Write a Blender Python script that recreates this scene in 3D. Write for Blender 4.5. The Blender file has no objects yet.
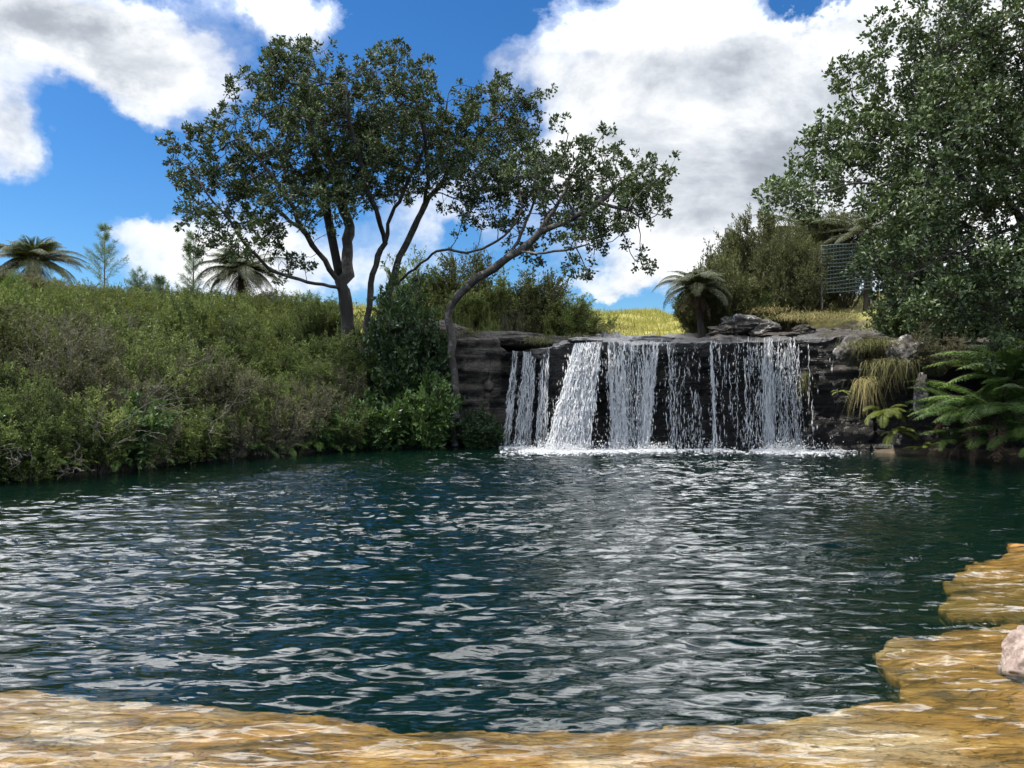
import bpy, math, random
import numpy as np
from mathutils import Vector

rng = np.random.default_rng(7)
random.seed(7)
scene = bpy.context.scene
COL = scene.collection
R = math.radians

# ------------------------------------------------------------------ camera
F = 760.0
CAMZ = 1.7
PITCH = math.atan(7 / F)
cam_d = bpy.data.cameras.new('camera')
cam = bpy.data.objects.new('camera', cam_d)
COL.objects.link(cam)
cam.location = (0, 0, CAMZ)
cam.rotation_euler = (math.pi / 2 + PITCH, 0, 0)
cam_d.sensor_width = 36
cam_d.lens = F / 1024 * 36
cam_d.clip_end = 3000
cam_d.clip_start = 0.05
scene.camera = cam


def P(px, py, Y):
    """world point that stands at depth Y in the direction of a place in the photo"""
    return np.array([(px - 512) / F * Y, Y, CAMZ + (391 - py) / F * Y])


# ------------------------------------------------------------------ numpy helpers
def hash3(ix, iy, iz):
    h = (ix * 374761393 + iy * 668265263 + iz * 2147483647 + 1013904223) & 0xFFFFFFFF
    h = ((h ^ (h >> 13)) * 1274126177) & 0xFFFFFFFF
    h = h ^ (h >> 16)
    return (h & 0xFFFFFF) / float(0xFFFFFF)


def vnoise(p):
    p = np.asarray(p, float)
    i = np.floor(p).astype(np.int64)
    f = p - i
    u = f * f * f * (f * (f * 6 - 15) + 10)
    r = 0
    for dx in (0, 1):
        wx = u[:, 0] if dx else 1 - u[:, 0]
        for dy in (0, 1):
            wy = u[:, 1] if dy else 1 - u[:, 1]
            for dz in (0, 1):
                wz = u[:, 2] if dz else 1 - u[:, 2]
                r = r + wx * wy * wz * hash3(i[:, 0] + dx, i[:, 1] + dy, i[:, 2] + dz)
    return r * 2 - 1


def fbm(p, octv=4, gain=.5, lac=2.03):
    a, s, r = 1.0, 0.0, 0
    p = np.asarray(p, float)
    for k in range(octv):
        r = r + a * vnoise(p + 17.3 * k)
        s += a
        a *= gain
        p = p * lac
    return r / s


def norm(v):
    return v / np.maximum(np.linalg.norm(v, axis=-1, keepdims=True), 1e-9)


def rdir(n):
    return norm(rng.normal(size=(n, 3)))


def smooth(a, b, x):
    t = np.clip((x - a) / (b - a), 0, 1)
    return t * t * (3 - 2 * t)


# ------------------------------------------------------------------ object helpers
def mesh_from(name, V, quads=None, tris=None, mats=(), smooth_=True):
    me = bpy.data.meshes.new(name)
    V = np.asarray(V, np.float32)
    q = np.zeros((0, 4), np.int32) if quads is None else np.asarray(quads, np.int32).reshape(-1, 4)
    t = np.zeros((0, 3), np.int32) if tris is None else np.asarray(tris, np.int32).reshape(-1, 3)
    me.vertices.add(len(V))
    me.vertices.foreach_set('co', V.ravel())
    loops = np.concatenate([q.ravel(), t.ravel()])
    me.loops.add(len(loops))
    me.loops.foreach_set('vertex_index', loops)
    n = len(q) + len(t)
    me.polygons.add(n)
    st = np.concatenate([np.arange(len(q)) * 4, len(q) * 4 + np.arange(len(t)) * 3]).astype(np.int32)
    me.polygons.foreach_set('loop_start', st)
    me.polygons.foreach_set('use_smooth', np.full(n, smooth_, bool))
    for m in mats if isinstance(mats, (list, tuple)) else [mats]:
        me.materials.append(m)
    me.update(calc_edges=True)
    me.validate()
    return me


class Geo:
    """collects pieces of one mesh"""
    def __init__(self):
        self.V, self.Q, self.T, self.n = [], [], [], 0

    def add(self, V, Q=None, T=None):
        V = np.asarray(V, float).reshape(-1, 3)
        self.V.append(V)
        if Q is not None and len(Q):
            self.Q.append(np.asarray(Q).reshape(-1, 4) + self.n)
        if T is not None and len(T):
            self.T.append(np.asarray(T).reshape(-1, 3) + self.n)
        self.n += len(V)
        return self

    def obj(self, name, mat, parent=None, loc=(0, 0, 0), smooth_=True):
        V = np.concatenate(self.V) - np.asarray(loc, float)
        me = mesh_from(name, V, np.concatenate(self.Q) if self.Q else None,
                       np.concatenate(self.T) if self.T else None, mat, smooth_)
        o = bpy.data.objects.new(name, me)
        COL.objects.link(o)
        if parent is not None:
            o.parent = parent
        else:
            o.location = loc
        return o


def tag(o, label, cat, group=None, kind=None):
    if label:
        o['label'] = label
    if cat:
        o['category'] = cat
    if group:
        o['group'] = group
    if kind:
        o['kind'] = kind
    return o


def thing(name, label, cat, loc=(0, 0, 0), group=None, rz=0, scale=1):
    o = bpy.data.objects.new(name, None)
    COL.objects.link(o)
    o.location = loc
    o.rotation_euler = (0, 0, rz)
    o.scale = (scale,) * 3 if np.isscalar(scale) else scale
    return tag(o, label, cat, group)


def dup(root, loc, rz=0, scale=1, label=None, group=None, cat=None):
    r = root.copy()
    COL.objects.link(r)
    r.location = loc
    r.rotation_euler = (0, 0, rz)
    r.scale = (scale,) * 3 if np.isscalar(scale) else scale
    tag(r, label, cat, group)
    for ch in list(root.children):
        c = ch.copy()
        COL.objects.link(c)
        c.parent = r
    return r


def tubes(pts, rad, sides=3):
    """pts (n,m,3), rad (n,m) -> many tubes of equal point count"""
    pts = np.asarray(pts, float)
    n, m, _ = pts.shape
    tan = np.gradient(pts, axis=1) if m > 1 else np.zeros_like(pts)
    tan = norm(tan)
    # carry the frame along each tube so that the rings never twist
    a = np.zeros_like(tan)
    t0 = tan[:, 0]
    ref = np.where(np.abs(t0[:, 2:3]) > .8, np.array([1., 0, 0]), np.array([0, 0, 1.]))
    a[:, 0] = norm(np.cross(t0, ref))
    for q_ in range(1, m):
        v_ = a[:, q_ - 1]
        a[:, q_] = norm(v_ - tan[:, q_] * (v_ * tan[:, q_]).sum(1, keepdims=True))
    b = np.cross(tan, a)
    an = np.arange(sides) * 2 * math.pi / sides
    ring = a[:, :, None, :] * np.cos(an)[None, None, :, None] + b[:, :, None, :] * np.sin(an)[None, None, :, None]
    V = pts[:, :, None, :] + ring * np.asarray(rad)[:, :, None, None]
    idx = np.arange(n * m * sides).reshape(n, m, sides)
    nx = np.roll(idx, -1, axis=2)
    Q = np.stack([idx[:, :-1], nx[:, :-1], nx[:, 1:], idx[:, 1:]], -1).reshape(-1, 4)
    return V.reshape(-1, 3), Q


def leaves(P0, D, L, W, up=None, fold=.25):
    """folded diamond leaves: base points, directions, lengths, widths"""
    n = len(P0)
    L = np.broadcast_to(L, (n,))[:, None]
    W = np.broadcast_to(W, (n,))[:, None]
    D = norm(D)
    r = rdir(n) if up is None else norm(np.broadcast_to(up, (n, 3)) + .35 * rng.normal(size=(n, 3)))
    S = norm(np.cross(D, r))
    N = np.cross(S, D)
    mid = P0 + D * L * .48
    V = np.stack([P0, mid + S * W * .5 + N * W * fold, P0 + D * L, mid - S * W * .5 + N * W * fold], 1)
    b = np.arange(n)[:, None] * 4
    T = np.concatenate([b + np.array([0, 1, 2]), b + np.array([0, 2, 3])])
    return V.reshape(-1, 3), T


def blades(base, D, L, W, droop, segs=5, wob=.035):
    """grass blades: tapered ribbons that bend down"""
    n = len(base)
    t = np.linspace(0, 1, segs + 1)
    D = norm(D)
    L = np.broadcast_to(L, (n,))
    droop = np.broadcast_to(droop, (n,))
    c = base[:, None, :] + D[:, None, :] * (L[:, None] * t)[:, :, None]
    c[:, :, 2] -= (droop * L)[:, None] * t[None] ** 2
    c[:, 1:] += np.cumsum(rng.normal(size=(n, segs, 3)), axis=1) * (L * wob)[:, None, None]
    side = norm(np.cross(D, np.array([0, 0, 1.]) + .3 * rng.normal(size=(n, 3))))
    w = np.broadcast_to(W, (n,))[:, None] * (1 - t[None] ** 1.5) * .5 + .001
    V = np.stack([c - side[:, None] * w[..., None], c + side[:, None] * w[..., None]], 2)
    idx = np.arange(n * (segs + 1) * 2).reshape(n, segs + 1, 2)
    Q = np.stack([idx[:, :-1, 0], idx[:, :-1, 1], idx[:, 1:, 1], idx[:, 1:, 0]], -1).reshape(-1, 4)
    return V.reshape(-1, 3), Q


# ------------------------------------------------------------------ materials
class NT:
    def __init__(self, tree):
        self.t = tree

    def n(self, typ, **kw):
        nd = self.t.nodes.new(typ)
        ins = kw.pop('ins', {})
        for k, v in kw.items():
            setattr(nd, k, v)
        for k, v in ins.items():
            if hasattr(v, 'is_linked') or hasattr(v, 'links'):
                self.t.links.new(v, nd.inputs[k])
            else:
                nd.inputs[k].default_value = v
        return nd

    def math(self, op, a, b=0.0, c=0.0, clamp=False):
        nd = self.n('ShaderNodeMath', operation=op, use_clamp=clamp, ins={0: a, 1: b, 2: c})
        return nd.outputs[0]

    def ramp(self, fac, stops, interp='LINEAR'):
        nd = self.n('ShaderNodeValToRGB', ins={0: fac})
        cr = nd.color_ramp
        cr.interpolation = interp
        while len(cr.elements) < len(stops):
            cr.elements.new(.5)
        for e, (p, c) in zip(cr.elements, stops):
            e.position = p
            e.color = (*c, 1) if len(c) == 3 else c
        return nd.outputs[0]

    def mix(self, fac, a, b, mode='MIX'):
        nd = self.n('ShaderNodeMix', data_type='RGBA', blend_type=mode)
        for k, v in ((0, fac), (6, a), (7, b)):
            if hasattr(v, 'links'):
                self.t.links.new(v, nd.inputs[k])
            elif k == 0:
                nd.inputs[k].default_value = v
            else:
                nd.inputs[k].default_value = (*v, 1) if len(v) == 3 else v
        return nd.outputs[2]

    def noise(self, vec, scale, detail=3, rough=.55, dist=0):
        nd = self.n('ShaderNodeTexNoise', ins={'Vector': vec, 'Scale': scale, 'Detail': detail, 'Roughness': rough, 'Distortion': dist})
        return nd.outputs[0]

    def link(self, a, b):
        self.t.links.new(a, b)


def new_mat(name):
    m = bpy.data.materials.new(name)
    m.use_nodes = True
    m.node_tree.nodes.clear()
    k = NT(m.node_tree)
    out = k.n('ShaderNodeOutputMaterial')
    return m, k, out


def leaf_mat(name, cols, rough=.45, trans=.25, clump=1.2, spec=.5, tcol=None, obj_var=.0):
    m, k, out = new_mat(name)
    geo = k.n('ShaderNodeNewGeometry')
    tc = k.n('ShaderNodeTexCoord')
    nz = k.noise(tc.outputs['Object'], clump, 2)
    nz = k.math('MULTIPLY_ADD', nz, 1.6, -.8)
    f = k.math('MULTIPLY_ADD', geo.outputs['Random Per Island'], .62, .19)
    f = k.math('ADD', f, k.math('MULTIPLY', nz, .85))
    if obj_var:
        oi = k.n('ShaderNodeObjectInfo')
        f = k.math('ADD', f, k.math('MULTIPLY_ADD', oi.outputs['Random'], obj_var, -obj_var * .5))
    n = len(cols)
    col = k.ramp(f, [(i / (n - 1), c) for i, c in enumerate(cols)])
    b = k.n('ShaderNodeBsdfPrincipled', ins={'Base Color': col, 'Roughness': rough, 'Specular IOR Level': spec})
    tr = k.n('ShaderNodeBsdfTranslucent', ins={'Color': k.mix(.5, col, tcol or (.14, .2, .03))})
    mx = k.n('ShaderNodeMixShader', ins={0: trans, 1: b.outputs[0], 2: tr.outputs[0]})
    k.link(mx.outputs[0], out.inputs[0])
    return m


def bark_mat(name, c1, c2, c3=None, scale=9, bump=.6):
    m, k, out = new_mat(name)
    tc = k.n('ShaderNodeTexCoord')
    mp = k.n('ShaderNodeMapping', ins={0: tc.outputs['Object'], 3: (1, 1, .3)})
    n1 = k.noise(mp.outputs[0], scale, 6, .65)
    col = k.ramp(n1, [(.3, c1), (.65, c2)])
    if c3:
        n2 = k.noise(tc.outputs['Object'], 2.6, 5, .7)
        col = k.mix(k.ramp(n2, [(.52, (0, 0, 0)), (.62, (1, 1, 1))]), col, c3)
    bp = k.n('ShaderNodeBump', ins={'Strength': bump, 'Distance': .03, 'Height': n1})
    b = k.n('ShaderNodeBsdfPrincipled', ins={'Base Color': col, 'Roughness': .9, 'Normal': bp.outputs[0]})
    k.link(b.outputs[0], out.inputs[0])
    return m


def rock_mat(name, cols, patch=None, scale=2.5, rough=(.9, .9), strata=0, bump=.5, bdist=.06):
    m, k, out = new_mat(name)
    tc = k.n('ShaderNodeTexCoord')
    v = tc.outputs['Object']
    n1 = k.noise(v, scale, 8, .68)
    n2 = k.noise(v, scale * 4.3, 6, .7)
    h = k.math('ADD', n1, k.math('MULTIPLY', n2, .5))
    if strata:
        mp = k.n('ShaderNodeMapping', ins={0: v, 3: (.35, .35, strata)})
        n3 = k.noise(mp.outputs[0], 1.0, 4, .6, 1.0)
        h = k.math('ADD', h, k.math('MULTIPLY', n3, .8))
        f = k.math('MULTIPLY', h, .44)
    else:
        f = k.math('MULTIPLY', h, .67)
    nn = len(cols)
    col = k.ramp(f, [(.3 + .4 * i / (nn - 1), c) for i, c in enumerate(cols)])
    if patch:
        n4 = k.noise(v, patch[1], 7, .7)
        col = k.mix(k.ramp(n4, [(patch[2], (0, 0, 0)), (patch[2] + .06, (1, 1, 1))]), col, patch[0])
    bp = k.n('ShaderNodeBump', ins={'Strength': bump, 'Distance': bdist, 'Height': h})
    rg = k.math('MULTIPLY_ADD', n2, rough[1] - rough[0], rough[0])
    b = k.n('ShaderNodeBsdfPrincipled', ins={'Base Color': col, 'Roughness': rg, 'Normal': bp.outputs[0]})
    k.link(b.outputs[0], out.inputs[0])
    return m


M = {}
M['pohu'] = leaf_mat('glossy_dark_leaf', [(.012, .021, .007), (.027, .045, .012), (.048, .075, .019), (.095, .13, .038)], .6, .12, .7)
M['pohu2'] = leaf_mat('glossy_leaf', [(.014, .026, .009), (.036, .06, .018), (.07, .105, .03), (.16, .20, .075)], .5, .14, .8)
M['manuka'] = leaf_mat('olive_scrub_leaf', [(.042, .054, .019), (.102, .138, .035), (.175, .222, .054), (.29, .325, .10)], .7, .22, 1.0, .25, obj_var=.6)
M['darkscrub'] = leaf_mat('dark_scrub_leaf', [(.03, .032, .012), (.06, .066, .022), (.095, .10, .03), (.14, .14, .045)], .65, .18, 1.6, .3, obj_var=.5)
M['brownscrub'] = leaf_mat('brown_scrub_leaf', [(.07, .06, .038), (.125, .108, .066), (.165, .16, .075), (.24, .225, .12)], .8, .15, 1.0, .2, obj_var=.3)
M['limescrub'] = leaf_mat('lime_scrub_leaf', [(.06, .075, .018), (.10, .125, .028), (.15, .17, .035), (.19, .20, .06)], .7, .25, 1.0, .25, obj_var=.3)
M['broad'] = leaf_mat('broad_leaf', [(.025, .055, .014), (.05, .10, .022), (.085, .15, .032), (.13, .20, .05)], .42, .22, 1.2, obj_var=.3)
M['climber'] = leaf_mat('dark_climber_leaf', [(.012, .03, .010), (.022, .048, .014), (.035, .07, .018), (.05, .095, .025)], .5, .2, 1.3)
M['fern'] = leaf_mat('fern_green', [(.05, .10, .02), (.095, .175, .032), (.15, .24, .045), (.22, .30, .07)], .5, .28, 1.5, obj_var=.3)
M['treefern'] = leaf_mat('tree_fern_green', [(.025, .032, .012), (.045, .055, .018), (.075, .085, .026), (.11, .11, .04)], .55, .2, .8, obj_var=.1)
M['deadfern'] = leaf_mat('dead_fern_brown', [(.05, .03, .018), (.09, .055, .03), (.14, .09, .05)], .85, .1, 1.5)
M['yfern'] = leaf_mat('yellow_green_leaf', [(.10, .13, .02), (.17, .21, .03), (.26, .29, .06)], .45, .3, 2)
M['pine'] = leaf_mat('pine_needle', [(.06, .10, .05), (.09, .14, .07), (.12, .18, .10)], .6, .35, 1.5, tcol=(.2, .3, .12), obj_var=.2)
M['straw'] = leaf_mat('straw_grass', [(.16, .12, .055), (.26, .21, .09), (.36, .30, .14), (.20, .21, .06)], .8, .2, 1.5, .2)
M['tussock'] = leaf_mat('tussock_grass', [(.06, .052, .026), (.11, .10, .042), (.17, .16, .07), (.10, .12, .035)], .8, .2, 1.5, .2)
M['meadow'] = leaf_mat('meadow_grass', [(.17, .17, .03), (.26, .24, .05), (.33, .28, .08), (.22, .24, .05)], .8, .25, .12, .2)
M['twig'] = bark_mat('grey_twig', (.06, .05, .042), (.17, .155, .135), None, 20)
M['browntwig'] = bark_mat('brown_twig', (.04, .03, .022), (.10, .08, .06), None, 20)
M['bark'] = bark_mat('dark_bark', (.008, .007, .006), (.026, .022, .018), (.055, .05, .042))
M['barklichen'] = bark_mat('lichen_bark', (.014, .012, .010), (.05, .043, .036), (.14, .132, .118))
M['fernbark'] = bark_mat('fern_trunk', (.008, .007, .006), (.035, .026, .02), None, 25)
M['wetrock'] = rock_mat('wet_basalt', [(.002, .002, .002), (.008, .0075, .007), (.019, .017, .015), (.042, .037, .031)],
                        ((.03, .036, .012), 1.6, .6), 3.6, (.2, .5), 7.0, 1.0, .2)
M['dryrock'] = rock_mat('dry_grey_rock', [(.02, .017, .013), (.055, .046, .037), (.12, .102, .084), (.20, .178, .15)],
                        ((.05, .05, .02), 1.6, .58), 4.0, (.85, .95), 6.0, 1.0, .16)
M['lichenrock'] = rock_mat('white_lichen_rock', [(.03, .027, .025), (.10, .09, .08), (.24, .22, .20)],
                           ((.45, .44, .40), 4.2, .56), 3.0, (.85, .95), 0, .8, .08)
M['pinkrock'] = rock_mat('pinkish_boulder', [(.08, .055, .045), (.20, .14, .11), (.33, .26, .22), (.44, .38, .34)],
                         ((.48, .43, .39), 7, .6), 9, (.7, .9), 0, .7, .03)
M['lip'] = rock_mat('wet_lip_rock', [(.012, .012, .012), (.035, .033, .031), (.075, .07, .066), (.14, .132, .125)],
                    None, 3.0, (.3, .6), 3.0, .8, .06)


def shelf_mat(name, pale):
    m, k, out = new_mat(name)
    tc = k.n('ShaderNodeTexCoord')
    v = tc.outputs['Object']
    mp = k.n('ShaderNodeMapping', ins={0: v, 2: (0, 0, R(12)), 3: (.8, 2.6, 1)})  # streaks stretched into the rock colour to stand for refraction by ripples
    n1 = k.noise(mp.outputs[0], 1.5, 8, .62, 1.6)
    n2 = k.noise(mp.outputs[0], 6, 8, .68, 1.8)
    n3 = k.noise(v, .8, 4, .6)
    f = k.math('ADD', k.math('MULTIPLY', n1, .62), k.math('MULTIPLY', n2, .38))
    col = k.ramp(f, [(.30, (.04, .02, .005)), (.41, (.17, .08, .012)), (.50, (.41, .185, .024)), (.60, (.56, .295, .056)), (.78, (.68, .44, .16))])
    wh = k.ramp(k.math('ADD', n3, k.math('MULTIPLY', n2, .25)), [(.62 - pale, (0, 0, 0)), (.74 - pale, (.55, .55, .55))])
    col = k.mix(wh, col, (.74, .52, .32))
    n4 = k.noise(v, 38, 6, .75)
    n5 = k.noise(mp.outputs[0], 2.2, 6, .6, 2.2)
    vein = k.math('ABSOLUTE', k.math('SUBTRACT', n5, .5))
    crack = k.ramp(vein, [(0, (1, 1, 1)), (.012, (0, 0, 0))])
    col = k.mix(k.math('MULTIPLY', crack, .75), col, (.03, .018, .006))
    col = k.mix(.55, col, k.ramp(n4, [(.3, (.35, .32, .28)), (.55, (1, 1, 1)), (.75, (1.25, 1.2, 1.1))]), 'MULTIPLY')
    h = k.math('ADD', k.math('ADD', f, k.math('MULTIPLY', n4, .12)), k.math('MULTIPLY', crack, -.12))
    bp = k.n('ShaderNodeBump', ins={'Strength': .9, 'Distance': .06, 'Height': h})
    b = k.n('ShaderNodeBsdfPrincipled', ins={'Base Color': col, 'Roughness': .35, 'Normal': bp.outputs[0]})
    k.link(b.outputs[0], out.inputs[0])
    return m


M['shelf'] = shelf_mat('golden_wet_rock', -.01)
M['ledge'] = shelf_mat('golden_ledge_rock', -.07)


def ground_mat():
    m, k, out = new_mat('earth_and_grass')
    tc = k.n('ShaderNodeTexCoord')
    v = tc.outputs['Object']
    sp = k.n('ShaderNodeSeparateXYZ', ins={0: v})
    n1 = k.noise(v, 1.1, 8, .65)
    n2 = k.noise(v, .06, 4, .6)
    earth = k.ramp(n1, [(.3, (.03, .024, .015)), (.5, (.075, .056, .034)), (.7, (.15, .11, .07))])
    grass = k.ramp(k.math('ADD', k.math('MULTIPLY', n1, .5), k.math('MULTIPLY', n2, .5)),
                   [(.35, (.13, .14, .028)), (.5, (.24, .22, .05)), (.62, (.33, .28, .09))])
    gm = k.math('ADD', sp.outputs[2], k.math('MULTIPLY', n1, 2.0))
    col = k.mix(k.ramp(k.math('MULTIPLY', gm, .1), [(.46, (0, 0, 0)), (.54, (1, 1, 1))]), earth, grass)
    deep_tone = k.ramp(k.noise(v, .7, 4), [(.35, (.003, .017, .020)), (.65, (.006, .035, .040))])  # darkness of deep water painted into the bed as dark teal
    col = k.mix(k.math('MULTIPLY_ADD', sp.outputs[2], -2.2, -.25, True), col, deep_tone)
    bp = k.n('ShaderNodeBump', ins={'Strength': .8, 'Distance': .1, 'Height': n1})
    b = k.n('ShaderNodeBsdfPrincipled', ins={'Base Color': col, 'Roughness': .95, 'Normal': bp.outputs[0]})
    k.link(b.outputs[0], out.inputs[0])
    return m


M['ground'] = ground_mat()


def water_mat():
    m, k, out = new_mat('pool_water')
    tc = k.n('ShaderNodeTexCoord')
    v = tc.outputs['Object']
    mp = k.n('ShaderNodeMapping', ins={0: v, 2: (0, 0, R(8)), 3: (.55, 1.7, 1)})
    n1 = k.noise(mp.outputs[0], 5.5, 0, .4, .6)
    n2 = k.noise(mp.outputs[0], 12.0, 1, .4, .5)
    # fine ripples come in gusts
    gu = k.noise(v, .45, 2, .5)
    hh = k.math('MULTIPLY', k.math('ADD', n1, k.math('MULTIPLY', n2, .38)), k.math('MULTIPLY_ADD', gu, 1.8, .1))
    bp = k.n('ShaderNodeBump', ins={'Strength': 1.0, 'Distance': .017, 'Height': hh})
    fr = k.n('ShaderNodeFresnel', ins={'IOR': 1.34, 'Normal': bp.outputs[0]})
    tr = k.n('ShaderNodeBsdfTransparent', ins={'Color': (.95, .97, .95, 1)})
    gl = k.n('ShaderNodeBsdfGlossy', ins={'Color': (1, 1, 1, 1), 'Roughness': .0, 'Normal': bp.outputs[0]})
    # faint teal diffuse stands in for light scattered inside the turbid water
    df = k.n('ShaderNodeBsdfDiffuse', ins={'Color': (.0008, .0058, .0040, 1)})
    ad = k.n('ShaderNodeAddShader', ins={0: tr.outputs[0], 1: df.outputs[0]})
    mx = k.n('ShaderNodeMixShader', ins={0: fr.outputs[0], 1: ad.outputs[0], 2: gl.outputs[0]})
    k.link(mx.outputs[0], out.inputs[0])
    va = k.n('ShaderNodeVolumeAbsorption', ins={'Color': (.50, .60, .57, 1), 'Density': 2.4})
    k.link(va.outputs[0], out.inputs[1])
    return m


M['water'] = water_mat()


def white_water():
    m, k, out = new_mat('white_water')
    b = k.n('ShaderNodeBsdfPrincipled', ins={'Base Color': (.95, .95, .95, 1), 'Roughness': .25, 'Specular IOR Level': .6})
    tr = k.n('ShaderNodeBsdfTranslucent', ins={'Color': (.92, .93, .94, 1)})
    mx = k.n('ShaderNodeMixShader', ins={0: .5, 1: b.outputs[0], 2: tr.outputs[0]})
    k.link(mx.outputs[0], out.inputs[0])
    return m


M['white'] = white_water()


def film_mat():
    m, k, out = new_mat('water_film')
    tc = k.n('ShaderNodeTexCoord')
    mp = k.n('ShaderNodeMapping', ins={0: tc.outputs['Object'], 3: (14, 14, 1.3)})
    n = k.noise(mp.outputs[0], 1.0, 5, .65, .8)
    mp2 = k.n('ShaderNodeMapping', ins={0: tc.outputs['Object'], 3: (2.6, 2.6, .5)})
    n2 = k.noise(mp2.outputs[0], 1.0, 3, .6)
    a = k.ramp(k.math('ADD', k.math('MULTIPLY', n, .6), k.math('MULTIPLY', n2, .4)), [(.44, (0, 0, 0)), (.64, (.66, .66, .66))])
    b = k.n('ShaderNodeBsdfDiffuse', ins={'Color': (.88, .90, .92, 1)})
    t2 = k.n('ShaderNodeBsdfTranslucent', ins={'Color': (.92, .93, .94, 1)})
    w = k.n('ShaderNodeMixShader', ins={0: .5, 1: b.outputs[0], 2: t2.outputs[0]})
    tr = k.n('ShaderNodeBsdfTransparent')
    mx = k.n('ShaderNodeMixShader', ins={0: a, 1: tr.outputs[0], 2: w.outputs[0]})
    k.link(mx.outputs[0], out.inputs[0])
    return m


M['film'] = film_mat()


def metal(name, c, rough=.5, met=.6):
    m, k, out = new_mat(name)
    tc = k.n('ShaderNodeTexCoord')
    n = k.noise(tc.outputs['Object'], 6, 4)
    b = k.n('ShaderNodeBsdfPrincipled', ins={'Base Color': k.mix(n, [x * .6 for x in c], c), 'Roughness': rough, 'Metallic': met})
    k.link(b.outputs[0], out.inputs[0])
    return m


M['wire'] = metal('grey_green_wire', (.11, .15, .135), .6, .2)
M['post'] = metal('weathered_post', (.2, .19, .17), .8, 0)

# ------------------------------------------------------------------ sky and sun
SUN_EL, SUN_AZ = 58.0, -91.0      # azimuth from the camera's forward (+Y) towards +X, degrees


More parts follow.
